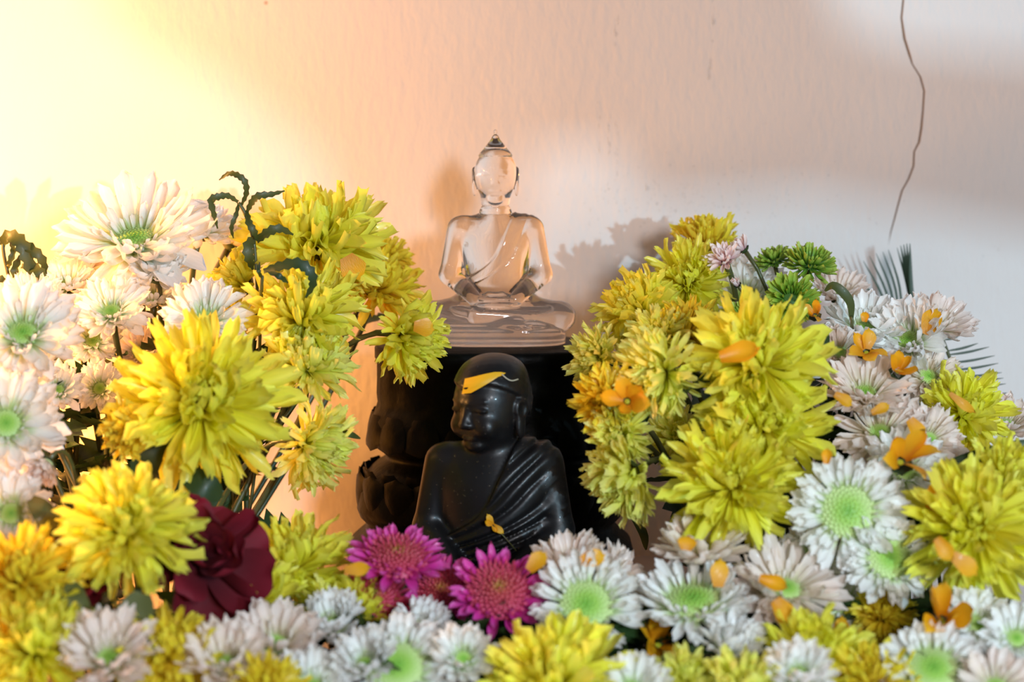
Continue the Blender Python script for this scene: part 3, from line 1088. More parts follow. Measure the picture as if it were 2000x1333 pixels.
#@FLOWERS
# ------------------------------------------------------------------ the flowers, one by one
# kind, photo x, photo y, radius in photo pixels, depth y, facing, label, options
CAMN = (0, -0.8, 0.6)
A = 'yellow chrysanthemum '
FL = [
    # --- bouquet by the lamp: whites
    ('W', 265, 474, 160, 0.00, (-0.03, -0.52, 0.85), 'largest white chrysanthemum opening upward beside the curled serrated leaves', dict(lift=-1, leaves=2)),
    ('W', 392, 452, 82, 0.03, (0.30, -0.35, 0.88), 'white chrysanthemum tucked against the rim of the largest white one', dict(lift=10)),
    ('W', 452, 478, 62, 0.05, (0.55, 0.10, 0.80), 'blush white chrysanthemum seen side-on behind the curled serrated leaves', dict(col='blush', lift=25)),
    ('W', 310, 538, 76, -0.01, (0.05, -0.40, 0.90), 'white chrysanthemum half hidden under the largest white one', dict(lift=22)),
    ('W', 218, 612, 84, -0.03, (0.0, -0.66, 0.75), 'white chrysanthemum with small green eye below the largest white one', dict(lift=6)),
    ('W', 402, 628, 90, -0.04, (0.08, -0.72, 0.68), 'white chrysanthemum with long drooping lower petals above the biggest yellow one', dict(lift=12, droop=25)),
    ('W', 300, 585, 66, 0.00, (0.1, -0.40, 0.9), 'flat white chrysanthemum between two small green-eyed ones', dict(lift=8)),
    ('W', 45, 655, 122, -0.08, (0.12, -0.72, 0.68), 'blurred white chrysanthemum with broad green eye under the drooping fern leaf', dict(lift=8)),
    ('W', 12, 830, 122, -0.11, (0.22, -0.85, 0.42), 'large blurred white chrysanthemum with green eye leaning over the dark stems', dict(lift=5)),
    ('W', 38, 738, 84, -0.07, (0.05, -0.75, 0.62), 'white chrysanthemum squeezed between two large blurred white ones', dict(lift=12)),
    ('W', 195, 760, 56, -0.03, (0.0, -0.92, 0.35), 'tiny white chrysanthemum facing forward above the thicket of stems', dict(lift=14)),
    ('W', 112, 765, 62, -0.05, (0.2, -0.70, 0.55), 'small white chrysanthemum nodding beside the tiny forward-facing one', dict(lift=25)),
    ('W', 182, 668, 66, -0.01, (0.0, -0.80, 0.5), 'white chrysanthemum with yellow-green eye shaded beneath its neighbours', dict(lift=10)),
    ('W', 272, 690, 56, 0.01, (0.0, -0.8, 0.5), 'shaded blush chrysanthemum behind a bare stem', dict(col='blush', lift=10)),
    ('W', 130, 560, 70, 0.00, (-0.1, -0.5, 0.85), 'pale white chrysanthemum next to the drooping fern leaf', dict(lift=15)),
    ('W', 165, 528, 62, 0.03, (0.0, -0.1, 0.95), 'cream chrysanthemum backlit under the largest white one', dict(col='blush', lift=30)),
    ('W', 22, 1005, 92, -0.13, (0.15, -0.9, 0.35), 'white chrysanthemum with dark green eye beside the red rose petals', dict(lift=10)),
    ('W', 92, 905, 50, -0.12, (-0.3, -0.6, -0.5), 'withered blush chrysanthemum hanging down over the dark stems', dict(col='blush', lift=50)),
    ('W', 60, 590, 70, -0.02, (0, -0.5, 0.8), 'white chrysanthemum just below the drooping fern leaf', dict(lift=16)),
    # --- bouquet by the lamp: yellows
    ('Y', 618, 482, 138, 0.02, (0.05, -0.40, 0.90), 'full yellow chrysanthemum highest of the yellow ones near the curled leaves', dict(lift=4, col='yellow')),
    ('Y', 735, 568, 92, 0.05, (0.30, -0.35, 0.85), 'golden chrysanthemum in shade right beside the crystal figure', dict(col='golden', lift=4)),
    ('Y', 742, 505, 62, 0.07, (0.35, 0.0, 0.9), 'small golden chrysanthemum peeping out behind the highest yellow one', dict(col='golden', lift=10)),
    ('Y', 660, 540, 70, 0.03, (0.1, -0.7, 0.6), 'golden chrysanthemum with an orange heart under the highest yellow one', dict(col='golden')),
    ('Y', 590, 622, 120, -0.03, (0.03, -0.55, 0.82), 'bright lemon chrysanthemum with upswept petals under the curling dark leaf', dict(lift=6, col='yellow')),
    ('Y', 478, 560, 70, 0.01, (-0.75, -0.25, 0.45), 'lemon chrysanthemum turned sideways showing its dark calyx', dict(lift=30)),
    ('Y', 785, 655, 92, -0.02, (0.75, -0.45, -0.12), 'lemon chrysanthemum turned sideways, reaching over the black pedestal edge', dict(lift=26, droop=15, base=(-0.155, -0.03, 0.001), leaves=0)),
    ('Y', 600, 722, 96, -0.045, (0.05, -0.45, 0.86), 'lime yellow chrysanthemum under the bright upswept lemon one', dict(col='lime', lift=12, base=(-0.16, -0.03, 0.001))),
    ('Y', 392, 792, 172, -0.10, (0.12, -0.82, 0.52), 'biggest yellow chrysanthemum with shaggy wet petals over the rose', dict(lift=2, droop=12, leaves=2)),
    ('Y', 262, 838, 66, -0.11, (-0.75, -0.55, -0.15), 'torn golden tuft of petals hanging off the biggest yellow chrysanthemum', dict(col='golden', lift=40)),
    ('Y', 600, 868, 96, -0.06, (0.72, -0.45, -0.15), 'lime yellow chrysanthemum turned sideways before the orange-lit wall', dict(col='lime', lift=28, droop=15, base=(-0.16, -0.04, 0.001), leaves=0)),
    ('Y', 250, 1035, 138, -0.17, (0.02, -0.80, 0.52), 'curly globe-shaped yellow chrysanthemum resting against the red rose', dict(lift=-4, messy=1.7, col='yellow')),
    ('Y', 35, 1135, 118, -0.18, (0.1, -0.7, 0.6), 'golden chrysanthemum glowing orange next to the red petal tip', dict(col='golden', lift=5)),
    ('Y', 70, 1275, 120, -0.20, (0.0, -0.6, 0.75), 'yellow chrysanthemum below the glowing golden one, beside a blush white', dict(lift=5)),
    ('Y', 575, 1115, 122, -0.115, (0.05, -0.42, 0.88), 'yellow chrysanthemum with rounded petals between the rose and the magenta ones', dict(lift=2, messy=1.3)),
    ('Y', 700, 1195, 70, -0.13, (0.2, -0.6, 0.7), 'small yellow chrysanthemum pressed against the magenta flowers', dict(lift=12)),
    ('Y', 330, 1285, 96, -0.20, (0.0, -0.6, 0.75), 'golden chrysanthemum between two blurred blush white ones in front', dict(col='golden', lift=5)),
    ('Y', 490, 1185, 100, -0.14, (-0.35, -0.6, 0.5), 'drooping yellow chrysanthemum under the dark tip of the rose', dict(lift=5, droop=20)),
    ('Y', 445, 668, 50, 0.01, (0, -0.7, 0.5), 'golden chrysanthemum in shade behind the drooping white petals', dict(col='golden')),
    # --- front row
    ('W', 215, 1290, 104, -0.21, (0.0, -0.6, 0.75), 'blurred blush white chrysanthemum below the olive rose sepal', dict(col='blush', lift=22)),
    ('W', 440, 1300, 92, -0.205, (0.05, -0.5, 0.8), 'blush white chrysanthemum in the front row beside the golden one', dict(col='blush', lift=22)),
    ('W', 540, 1262, 96, -0.175, (0.05, -0.55, 0.8), 'blush white chrysanthemum with upright petals before the round-petalled yellow one', dict(col='blush', lift=24)),
    ('W', 650, 1225, 74, -0.155, (0.0, -0.6, 0.75), 'white chrysanthemum with a few stiff upright petals near the small yellow one', dict(lift=38)),
    ('W', 715, 1300, 72, -0.195, (-0.2, -0.6, 0.7), 'white chrysanthemum beside the broad pale green eye in front', dict(lift=28)),
    ('D', 778, 1305, 104, -0.185, (0.0, -0.8, 0.6), 'white chrysanthemum with broad pale green eye in the front row', dict()),
    ('W', 822, 1232, 66, -0.15, (0.1, -0.4, 0.85), 'white chrysanthemum with curled petals right under the magenta flowers', dict(lift=34)),
    ('W', 905, 1290, 70, -0.185, (0.1, -0.7, 0.6), 'white chrysanthemum tucked against the big front lemon one', dict(lift=20)),
    ('P', 775, 1095, 104, -0.128, (0.12, -0.40, 0.90), 'magenta chrysanthemum lying flat against the lap of the black figure', dict()),
    ('P', 735, 1170, 74, -0.13, (-0.05, -0.75, 0.6), 'rose pink chrysanthemum wedged beside the small yellow one', dict(col='rosepink')),
    ('P', 862, 1158, 86, -0.12, (0.0, -0.7, 0.65), 'dark magenta chrysanthemum shaded between two brighter magenta ones', dict()),
    ('P', 975, 1158, 106, -0.145, (0.0, -0.72, 0.68), 'brightest magenta chrysanthemum with a red heart next to the green-eyed white', dict()),
    ('D', 1145, 1185, 104, -0.155, (0.0, -0.86, 0.48), 'white chrysanthemum with oval green eye beside the brightest magenta one', dict(lift=6)),
    ('W', 1112, 1118, 92, -0.12, (-0.1, -0.25, 0.95), 'blush white chrysanthemum with upright tips against the black figure', dict(col='blush', lift=30)),
    ('W', 1205, 1130, 74, -0.12, (0.65, -0.25, 0.55), 'cream chrysanthemum facing away toward the bare altar gap', dict(col='blush', lift=18)),
    ('Y', 1085, 1345, 140, -0.195, (0.0, -0.52, 0.85), 'big lemon chrysanthemum in the front row under the oval-eyed white', dict(lift=8)),
    ('D', 1355, 1180, 114, -0.15, (-0.05, -0.42, 0.90), 'white chrysanthemum with flattened green eye beside the bare altar gap', dict(lift=8)),
    ('W', 1375, 1085, 104, -0.125, (-0.05, -0.30, 0.92), 'blush white chrysanthemum standing behind the flattened green eye', dict(col='blush', lift=22)),
    ('W', 1535, 1155, 122, -0.14, (0.12, -0.50, 0.82), 'limp beige chrysanthemum strewn with orange petals', dict(col='blush', droop=10)),
    ('W', 1590, 1090, 84, -0.11, (0.1, -0.65, 0.6), 'shaded white chrysanthemum under the face-on green-eyed one', dict(droop=20)),
    ('D', 1655, 1000, 116, -0.13, (-0.02, -0.96, 0.22), 'face-on white chrysanthemum with the largest round green eye', dict(messy=0.8)),
    ('D', 1735, 1092, 96, -0.135, (0.20, -0.85, 0.40), 'green-eyed white chrysanthemum tilted below the face-on one', dict()),
    ('W', 1655, 1185, 84, -0.12, (0.1, -0.7, 0.5), 'wilted white chrysanthemum in shade beside the orange blossom', dict(droop=15)),
    ('Y', 1590, 1300, 104, -0.175, (0.0, -0.6, 0.75), 'yellow chrysanthemum in front below the limp beige one', dict(lift=8)),
    ('W', 1560, 1322, 76, -0.20, (0.0, -0.6, 0.75), 'white chrysanthemum with upright petals before the front yellow one', dict(lift=25)),
    ('D', 1822, 1312, 104, -0.19, (0.0, -0.65, 0.7), 'white chrysanthemum with wide soft green eye below the orange blossom', dict()),
    ('W', 1910, 1225, 78, -0.16, (0.3, -0.6, 0.6), 'shaded white chrysanthemum under the drooping yellow petals', dict()),
    ('W', 1985, 1250, 74, -0.17, (0.0, -0.7, 0.6), 'dim white chrysanthemum beside the shaded one under the drooping yellow petals', dict()),
    ('Y', 1725, 1205, 60, -0.13, (0.0, -0.7, 0.6), 'olive yellow chrysanthemum in deep shade beside the orange blossom', dict(col='golden')),
    ('W', 1425, 1268, 76, -0.17, (0.1, -0.5, 0.8), 'white chrysanthemum with sparse upright petals in the dark front gap', dict(lift=40, messy=1.8)),
    ('Y', 1335, 1325, 60, -0.19, (0.1, -0.6, 0.7), 'lime yellow chrysanthemum low beside the big front lemon one', dict(col='lime')),
    # --- bouquet by the palm fan: yellows
    ('Y', 1905, 1035, 140, -0.14, (-0.18, -0.75, 0.60), 'shaggy yellow chrysanthemum sprinkled with orange petals near the long leaf blade', dict(droop=15)),
    ('Y', 1975, 950, 100, -0.11, (0.1, -0.6, 0.7), 'yellow chrysanthemum under the long green leaf blade', dict(lift=6)),
    ('Y', 1432, 950, 136, -0.115, (0.0, -0.78, 0.55), 'yellow chrysanthemum lowest of the three big stacked ones', dict(droop=12, messy=1.3)),
    ('Y', 1482, 712, 136, -0.09, (0.0, -0.72, 0.66), 'yellow chrysanthemum topmost of the three big stacked ones', dict(lift=6, messy=1.3)),
    ('Y', 1495, 838, 130, -0.095, (0.05, -0.80, 0.50), 'yellow chrysanthemum middle of the three big stacked ones', dict(droop=15, messy=1.4)),
    ('Y', 1380, 490, 74, 0.07, (-0.05, 0.05, 1.0), 'golden chrysanthemum seen from behind above the pale pink ones', dict(col='golden', lift=38)),
    ('Y', 1345, 552, 84, 0.03, (-0.1, -0.85, 0.42), 'bright yellow chrysanthemum facing forward below the golden upturned one', dict(lift=6)),
    ('Y', 1250, 612, 88, 0.0, (-0.50, -0.45, 0.65), 'wet yellow chrysanthemum leaning toward the crystal figure', dict(lift=8, messy=1.5)),
    ('Y', 1172, 700, 66, -0.045, (-0.65, -0.55, 0.10), 'lime yellow chrysanthemum drooping at the corner of the pedestal top', dict(col='lime', lift=22, droop=15)),
    ('Y', 1300, 728, 96, -0.085, (-0.70, -0.50, -0.10), 'lime yellow chrysanthemum turned sideways beside the topmost stacked one', dict(col='lime', lift=26)),
    ('Y', 1190, 785, 76, -0.08, (-0.5, -0.7, 0.1), 'pale golden chrysanthemum carrying an orange blossom', dict(col='golden', lift=10, droop=15)),
    ('Y', 1212, 850, 66, -0.085, (-0.2, -0.8, -0.1), 'lime chrysanthemum hanging beneath the one with the orange blossom', dict(col='lime', lift=14)),
    ('Y', 1232, 925, 92, -0.09, (-0.70, -0.45, -0.42), 'lime chrysanthemum turned down showing its calyx beside the black figure', dict(col='lime', lift=28, base=(0.10, 0.0, 0.001), leaves=0)),
    ('Y', 1330, 855, 70, -0.04, (-0.2, -0.8, 0.3), 'blurred lime chrysanthemum in the shade behind the stacked yellow ones', dict(col='lime')),
    ('Y', 1340, 652, 78, -0.045, (-0.1, -0.6, 0.7), 'pale golden chrysanthemum limp and wet under the bright forward-facing one', dict(col='golden', messy=1.5)),
    ('Y', 1290, 660, 66, -0.05, (-0.2, -0.7, 0.5), 'lime chrysanthemum wedged between the wet yellow one and the stacked ones', dict(col='lime', messy=1.3)),
    ('Y', 1880, 810, 96, -0.04, (0.25, -0.7, 0.5), 'yellow chrysanthemum below the dark palm needles', dict(messy=1.3)),
    ('Y', 1845, 905, 60, -0.05, (0.1, -0.8, 0.3), 'small golden chrysanthemum between the white heap and the shaggy yellow one', dict(col='golden')),
    # --- bouquet by the palm fan: pinks, greens, whites
    ('K', 1415, 508, 46, 0.02, (-0.35, -0.70, 0.60), 'pale pink chrysanthemum half open above the white one', dict(lift=6, leaves=0)),
    ('K', 1452, 487, 36, 0.03, (-0.65, -0.1, 0.75), 'pale pink bud opening sideways on a bent green stem', dict(lift=42, leaves=0)),
    ('K', 1440, 556, 24, 0.0, (-0.55, -0.6, 0.55), 'round closed blush bud on a thick green stem', dict(lift=66, leaves=0)),
    ('G', 1580, 520, 52, 0.02, (0.15, -0.45, 0.85), 'green button chrysanthemum highest, next to the palm fan', dict(leaves=0)),
    ('G', 1512, 512, 40, 0.035, (-0.25, -0.1, 0.90), 'green button chrysanthemum seen from the side behind the bud stem', dict(leaves=0)),
    ('G', 1544, 588, 56, -0.01, (-0.05, -0.92, 0.35), 'green button chrysanthemum facing forward with dark heart', dict(leaves=0)),
    ('G', 1450, 622, 36, -0.01, (-0.3, -0.5, 0.4), 'small green button chrysanthemum low behind the bud stem', dict(leaves=0)),
    ('W', 1455, 585, 92, 0.04, (-0.1, -0.80, 0.55), 'white chrysanthemum behind the round blush bud', dict(lift=4)),
    ('W', 1640, 580, 66, 0.04, (0.1, -0.5, 0.85), 'blush chrysanthemum behind the curled black leaf', dict(col='blush', lift=22)),
    ('W', 1690, 648, 94, -0.01, (0.0, -0.58, 0.80), 'white chrysanthemum with a yellow-green eye before the palm fan', dict(lift=14)),
    ('W', 1775, 668, 96, -0.02, (-0.45, -0.62, 0.60), 'white chrysanthemum tilted sideways with a green eye under the palm fan', dict(lift=14)),
    ('W', 1828, 640, 80, 0.01, (0.25, -0.45, 0.80), 'blush chrysanthemum with an orange petal stuck in its middle', dict(col='blush', lift=18)),
    ('W', 1690, 772, 100, -0.06, (0.0, -0.55, 0.80), 'blush chrysanthemum sprinkled with orange bits beside the stacked yellow ones', dict(col='blush', lift=14)),
    ('W', 1720, 850, 100, -0.075, (0.0, -0.60, 0.70), 'crumpled beige chrysanthemum above the face-on green-eyed one', dict(col='blush', messy=1.5, droop=15)),
    ('W', 1812, 738, 74, -0.03, (0.2, -0.7, 0.55), 'wet blush chrysanthemum beside the dark palm needles', dict(col='blush', messy=1.4)),
    ('W', 1765, 920, 92, -0.09, (0.15, -0.80, 0.45), 'white chrysanthemum under the large orange blossom', dict(lift=8)),
    ('W', 1815, 862, 74, -0.07, (0.4, -0.7, 0.4), 'blush chrysanthemum with pointed petals beside the small golden one', dict(col='blush', lift=8)),
    ('W', 1965, 832, 70, 0.0, (0.1, -0.5, 0.8), 'blurred blush chrysanthemum above the long green leaf blade', dict(col='blush', lift=18)),
    ('W', 1640, 690, 60, -0.03, (0, -0.7, 0.6), 'blush chrysanthemum crushed under two orange blossoms', dict(col='blush')),
    # --- low fillers along the very front
    ('W', 610, 1345, 84, -0.20, (0.0, -0.55, 0.8), 'white chrysanthemum low in front of the upright-petalled blush one', dict(lift=14)),
    ('Y', 520, 1352, 74, -0.215, (0.0, -0.6, 0.75), 'golden chrysanthemum peeping up between two low white ones', dict(col='golden')),
    ('W', 1235, 1350, 78, -0.20, (0.1, -0.55, 0.8), 'white chrysanthemum low beside the big front lemon one', dict(lift=14)),
    ('Y', 1460, 1350, 84, -0.20, (0.0, -0.55, 0.8), 'lime chrysanthemum low before the sparse white petals', dict(col='lime')),
    ('Y', 1705, 1335, 84, -0.19, (0.0, -0.6, 0.75), 'golden chrysanthemum under the wilted orange blossom', dict(col='golden')),
    ('W', 1945, 1345, 84, -0.20, (0.0, -0.6, 0.75), 'blush chrysanthemum low beside the wide soft green eye', dict(col='blush')),
    ('Y', 640, 1190, 60, -0.13, (0.1, -0.6, 0.7), 'lime yellow chrysanthemum under the round-petalled yellow one', dict(col='lime')),
    ('Y', 1270, 1200, 56, -0.115, (0.1, -0.6, 0.6), 'golden chrysanthemum sunk in the gap behind the brownish orange blossom', dict(col='golden')),
    # --- rose
    ('R', 392, 1095, 150, -0.15, (0.35, -0.80, 0.35), 'dark crimson rose with floppy petals behind the curly globe yellow flower', dict(messy=1.6, leaves=2)),
    ('R', 165, 1125, 92, -0.15, (-0.4, -0.6, 0.5), 'red rose mostly hidden by the curly globe yellow flower', dict(messy=1.4, leaves=0)),
]
for k, px, py, rp, Y, n, lab, opt in FL:
    flower(k, px, py, rp * (1.14 if py > 1170 else 1.06), Y, n, lab, **opt)

# ------------------------------------------------------------------ leaves, fronds, loose petals
from mathutils.bvhtree import BVHTree


def bvh(o):
    me = o.data
    loc = Matrix.LocRotScale(o.location, o.rotation_euler, None)
    return BVHTree.FromPolygons([loc @ v.co for v in me.vertices], [tuple(p.vertices) for p in me.polygons])


DARK_T = bvh(dark)


def hit(tree, px, py):
    d = (at(px, py, 0.0) - CAM).normalized()
    r = tree.ray_cast(CAM, d)
    return r[0], r[1]


def blade(pts, width, up, serr=0.0, fold=0.25, n=4):
    """leaf strip along a smooth 3-D line; serr cuts teeth into both edges"""
    P = spline(pts, n)
    V, F = [], []
    m = len(P) - 1
    up = Vector(up).normalized()
    for i, p_ in enumerate(P):
        t = i / m
        d = (P[min(i + 1, m)] - P[max(i - 1, 0)]).normalized()
        sd = d.cross(up)
        if sd.length < 1e-3:
            sd = d.cross(Vector((0.3, 0.2, 0.9)))
        sd.normalize()
        nn = sd.cross(d)
        w = width * 0.5 * (math.sin(math.pi * (0.10 + 0.87 * t)) ** 0.75)
        w *= 1 - serr * (i % 2)
        V += [p_ - sd * w + nn * w * fold, p_ - nn * w * fold * 0.4, p_ + sd * w + nn * w * fold]
    for i in range(m):
        for j in range(2):
            a = i * 3 + j
            F.append((a, a + 1, a + 4, a + 3))
    return V, F


def sprig(name, base, label, cat, group, stems, leaves, mat, up=(0.2, -1, 0.25), smat='stem', part='leaflet', sr=0.0009, serr=0.35):
    """stems: list of world polylines; leaves: (world polyline, width)"""
    root = empty(name, base, label, cat, group)
    off = Vector(base)
    for st in stems:
        V, F = tube([Vector(p_) - off for p_ in spline(st, 5)], sr, 6)
        add('stem', mesh_from('stem', V, F, smat), root)
    for lf, w in leaves:
        V, F = blade([Vector(p_) - off for p_ in lf], w, up, serr)
        add(part, mesh_from(part, V, F, mat), root)
    return root


def px_line(lst, Y, bow=0.0):
    n = len(lst) - 1
    return [at(x, y, Y - bow * math.sin(math.pi * i / max(1, n))) for i, (x, y) in enumerate(lst)]


Y = -0.005
lv = [([(472, 400), (481, 378), (478, 355), (462, 342), (445, 340), (428, 352)], 15),
      ([(465, 395), (445, 383), (425, 385), (412, 392), (418, 420), (425, 447)], 17),
      ([(466, 397), (461, 420), (452, 445), (456, 466)], 11),
      ([(482, 415), (492, 395), (505, 383), (530, 380), (556, 373)], 17),
      ([(482, 412), (486, 435), (497, 455), (504, 472)], 17),
      ([(499, 463), (485, 480), (487, 505), (494, 527)], 26),
      ([(502, 472), (520, 456), (545, 447), (573, 459)], 22)]
b0 = Vector((-0.14, -0.01, 0.001))
sprig('marigold_sprig', b0, 'dark green sprig of curled serrated leaves rising above the white chrysanthemums', 'leaves', None,
      [[b0, at(470, 900, 0.0), at(500, 620, Y), at(500, 520, Y), at(494, 465, Y), at(480, 420, Y), at(466, 396, Y)]],
      [(px_line(l, Y, 0.006), metres(w, Y)) for l, w in lv], 'leaf_olive')
Y = -0.05
lv = [([(515, 530), (545, 521), (580, 515), (605, 530), (611, 555), (597, 582)], 26),
      ([(520, 528), (545, 540), (563, 553)], 15), ([(512, 545), (505, 530), (507, 512)], 10)]
b1 = Vector((-0.135, -0.02, 0.001))
sprig('marigold_sprig', b1, 'dark curling serrated leaf lying over the bright upswept lemon chrysanthemum', 'leaves', None,
      [[b1, at(500, 900, -0.02), at(508, 640, -0.03), at(512, 540, Y)]], [(px_line(l, Y, 0.006), metres(w, Y)) for l, w in lv], 'leaf')
Y = -0.005
lv = [([(4, 480), (14, 462), (36, 470), (52, 500), (64, 540), (70, 568)], 34), ([(28, 468), (58, 484), (82, 508), (90, 536)], 24),
      ([(20, 470), (26, 490), (18, 515), (16, 525)], 14), ([(42, 520), (68, 525), (84, 545), (94, 575)], 26),
      ([(50, 556), (30, 572), (12, 588)], 22), ([(18, 560), (2, 545), (-15, 548)], 16), ([(40, 500), (28, 530), (38, 556)], 18)]
b2 = Vector((-0.215, -0.01, 0.001))
sprig('marigold_sprig', b2, 'drooping serrated fern-like leaf backlit by the lamp', 'leaves', None,
      [[b2, at(40, 900, 0.0), at(24, 600, Y), at(8, 500, Y), at(6, 476, Y)]], [(px_line(l, Y, 0.008), metres(w, Y)) for l, w in lv], 'leaf_olive')
Y = -0.02
b3 = Vector((0.13, 0.0, 0.001))
sprig('curled_leaf', b3, 'narrow black curled leaf between the green buttons and the white chrysanthemums', 'leaf', None,
      [[b3, at(1660, 800, 0.0), at(1664, 640, Y), at(1662, 618, Y)]], [(px_line([(1663, 622), (1660, 592), (1645, 571), (1626, 558), (1611, 569)], Y, 0.004), metres(20, Y))], 'leaf_olive', part='leaf_blade', serr=0.0)
b4 = Vector((0.20, -0.07, 0.001))
sprig('long_leaf', b4, 'long green leaf blade slanting between two yellow chrysanthemums', 'leaf', None,
      [[b4, at(1830, 1000, -0.085), at(1868, 898, -0.09)]], [(px_line([(1862, 902), (1930, 888), (2010, 872), (2080, 866)], -0.09, 0.004), metres(32, -0.09))], 'leaf', part='leaf_blade', serr=0.0)
for (pl, w, Y_, lab, mat_) in [
        ([(330, 860), (305, 885), (285, 915), (285, 940)], 70, -0.095, 'broad dark green leaf under the torn golden tuft', 'leaf'),
        ([(360, 925), (400, 950), (432, 975)], 56, -0.115, 'dark green leaf under the shaggy petals of the biggest yellow flower', 'leaf'),
        ([(140, 1140), (150, 1185), (185, 1240)], 52, -0.185, 'tan folded sepal below the curly globe yellow flower', 'sepal_tan'),
        ([(280, 1160), (262, 1210), (255, 1262)], 74, -0.19, 'broad olive sepal hanging under the dark crimson rose', 'sepal_tan'),
        ([(60, 975), (90, 1010), (100, 1060)], 46, -0.15, 'olive leaf beside the dark-eyed white chrysanthemum', 'sepal_tan'),
        ([(1608, 640), (1598, 680), (1590, 725)], 40, -0.06, 'green leaf squeezed between the topmost stacked yellow flower and the white heap', 'leaf'),
        ([(1160, 735), (1190, 728), (1225, 742)], 32, -0.01, 'green leaf under the drooping lime flower by the pedestal', 'leaf'),
        ([(1370, 690), (1345, 725), (1335, 745)], 26, -0.04, 'small green leaf behind the sideways lime chrysanthemum', 'leaf'),
        ([(480, 1030), (500, 1045), (512, 1052)], 30, -0.12, 'dark purple scrap of rose petal beside the round-petalled yellow flower', 'crimson'),
        ([(660, 845), (680, 848), (704, 857)], 14, -0.05, 'tiny dark leaf before the orange-lit wall', 'leaf_olive'),
        ([(1330, 960), (1345, 1010), (1340, 1050)], 22, -0.03, 'dark narrow leaf in the gap beside the pedestal', 'leaf'),
        ([(1225, 990), (1255, 1040), (1262, 1075)], 18, -0.02, 'dark narrow leaf hanging behind the black figure', 'leaf_olive')]:
    P0 = at(*pl[0], Y_)
    V, F = blade([Vector(p_) - P0 for p_ in px_line(pl, Y_, 0.006)], metres(w, Y_), (0.1, -1, 0.3), 0.0)
    o = add('leaf_blade', mesh_from('leaf_blade', V, F, mat_))
    o.location = P0
    tag(o, lab, 'leaf')

# palm fan standing by the wall and the comb of needles
Y = 0.105
bp = Vector((at(1765, 1000, 0.08).x, 0.08, 0.001))
lv = []
for i, e in enumerate([(1673, 536), (1686, 510), (1698, 500), (1711, 495), (1724, 492), (1735, 488)]):
    s_ = (1738 + i * 5, 660 - i * 2)
    c_ = ((s_[0] + e[0]) / 2 + 8, (s_[1] + e[1]) / 2 - 6)
    lv.append((px_line([s_, c_, e], Y), metres(5.5, Y)))
for i, e in enumerate([(1752, 484), (1759, 480), (1765, 478), (1771, 476), (1777, 476)]):
    s_ = (1786 + i, 650)
    c_ = (1772 + i * 1.8, 560)
    lv.append((px_line([s_, c_, e], Y - 0.001 * i), metres(9 if i else 6, Y)))
sprig('palm_fan', bp, 'fan of thin dark palm leaflets standing against the wall', 'palm leaf', None,
      [[bp, at(1770, 850, 0.09), at(1775, 690, Y), at(1783, 640, Y)]], lv, 'palm', serr=0.0, sr=0.0012)
Y = 0.07
bq = Vector((at(1880, 1000, 0.05).x, 0.05, 0.001))
lv = []
for s_, e in [((1845, 664), (1875, 655)), ((1850, 686), (1910, 671)), ((1850, 694), (1932, 678)), ((1852, 710), (1943, 695)), ((1858, 724), (1950, 710)), ((1862, 737), (1957, 728)),
              ((1870, 745), (1960, 739)), ((1876, 757), (1965, 750)), ((1890, 770), (1972, 768)), ((1905, 792), (1956, 790)), ((1908, 806), (1952, 805))]:
    c_ = ((s_[0] + e[0]) / 2, (s_[1] + e[1]) / 2 + 2)
    lv.append((px_line([s_, c_, e], Y), metres(5, Y)))
sprig('palm_comb', bq, 'comb of dark palm needles pointing sideways over the wall', 'palm leaf', None,
      [[bq, at(1890, 860, 0.06), at(1880, 770, Y), at(1855, 700, Y), at(1838, 655, Y)]], lv, 'palm', serr=0.0, sr=0.001, part='needle')

# loose orange blossoms and petals
TB = [(1758, 905, 84, -0.125, (0.1, -0.75, 0.65), 'large orange blossom with a pointed upright lobe on the white heap'),
      (1692, 690, 56, -0.055, (-0.1, -0.7, 0.7), 'orange blossom below the yellow-green-eyed white chrysanthemum'),
      (1752, 728, 52, -0.065, (0.2, -0.6, 0.7), 'ragged orange blossom beside the tilted green eye'),
      (1225, 785, 66, -0.112, (-0.1, -0.9, 0.3), 'orange blossom with narrow lobes beside the black pedestal'),
      (1592, 618, 40, -0.035, (-0.2, -0.6, 0.8), 'small orange blossom between the green button and the palm fan'),
      (1838, 1215, 92, -0.17, (0.1, -0.7, 0.6), 'large orange blossom in the dim front heap'),
      (1655, 1270, 70, -0.155, (0.0, -0.7, 0.5), 'wilted orange blossom below the wilted white chrysanthemum'),
      (1285, 1262, 84, -0.15, (0.1, -0.6, 0.6), 'brownish orange blossom in the shaded gap beside the big front lemon flower')]
for px, py, r_, Y_, n_, lab in TB:
    flower('T', px, py, r_, Y_, n_, lab, stem=False, messy=2.2)

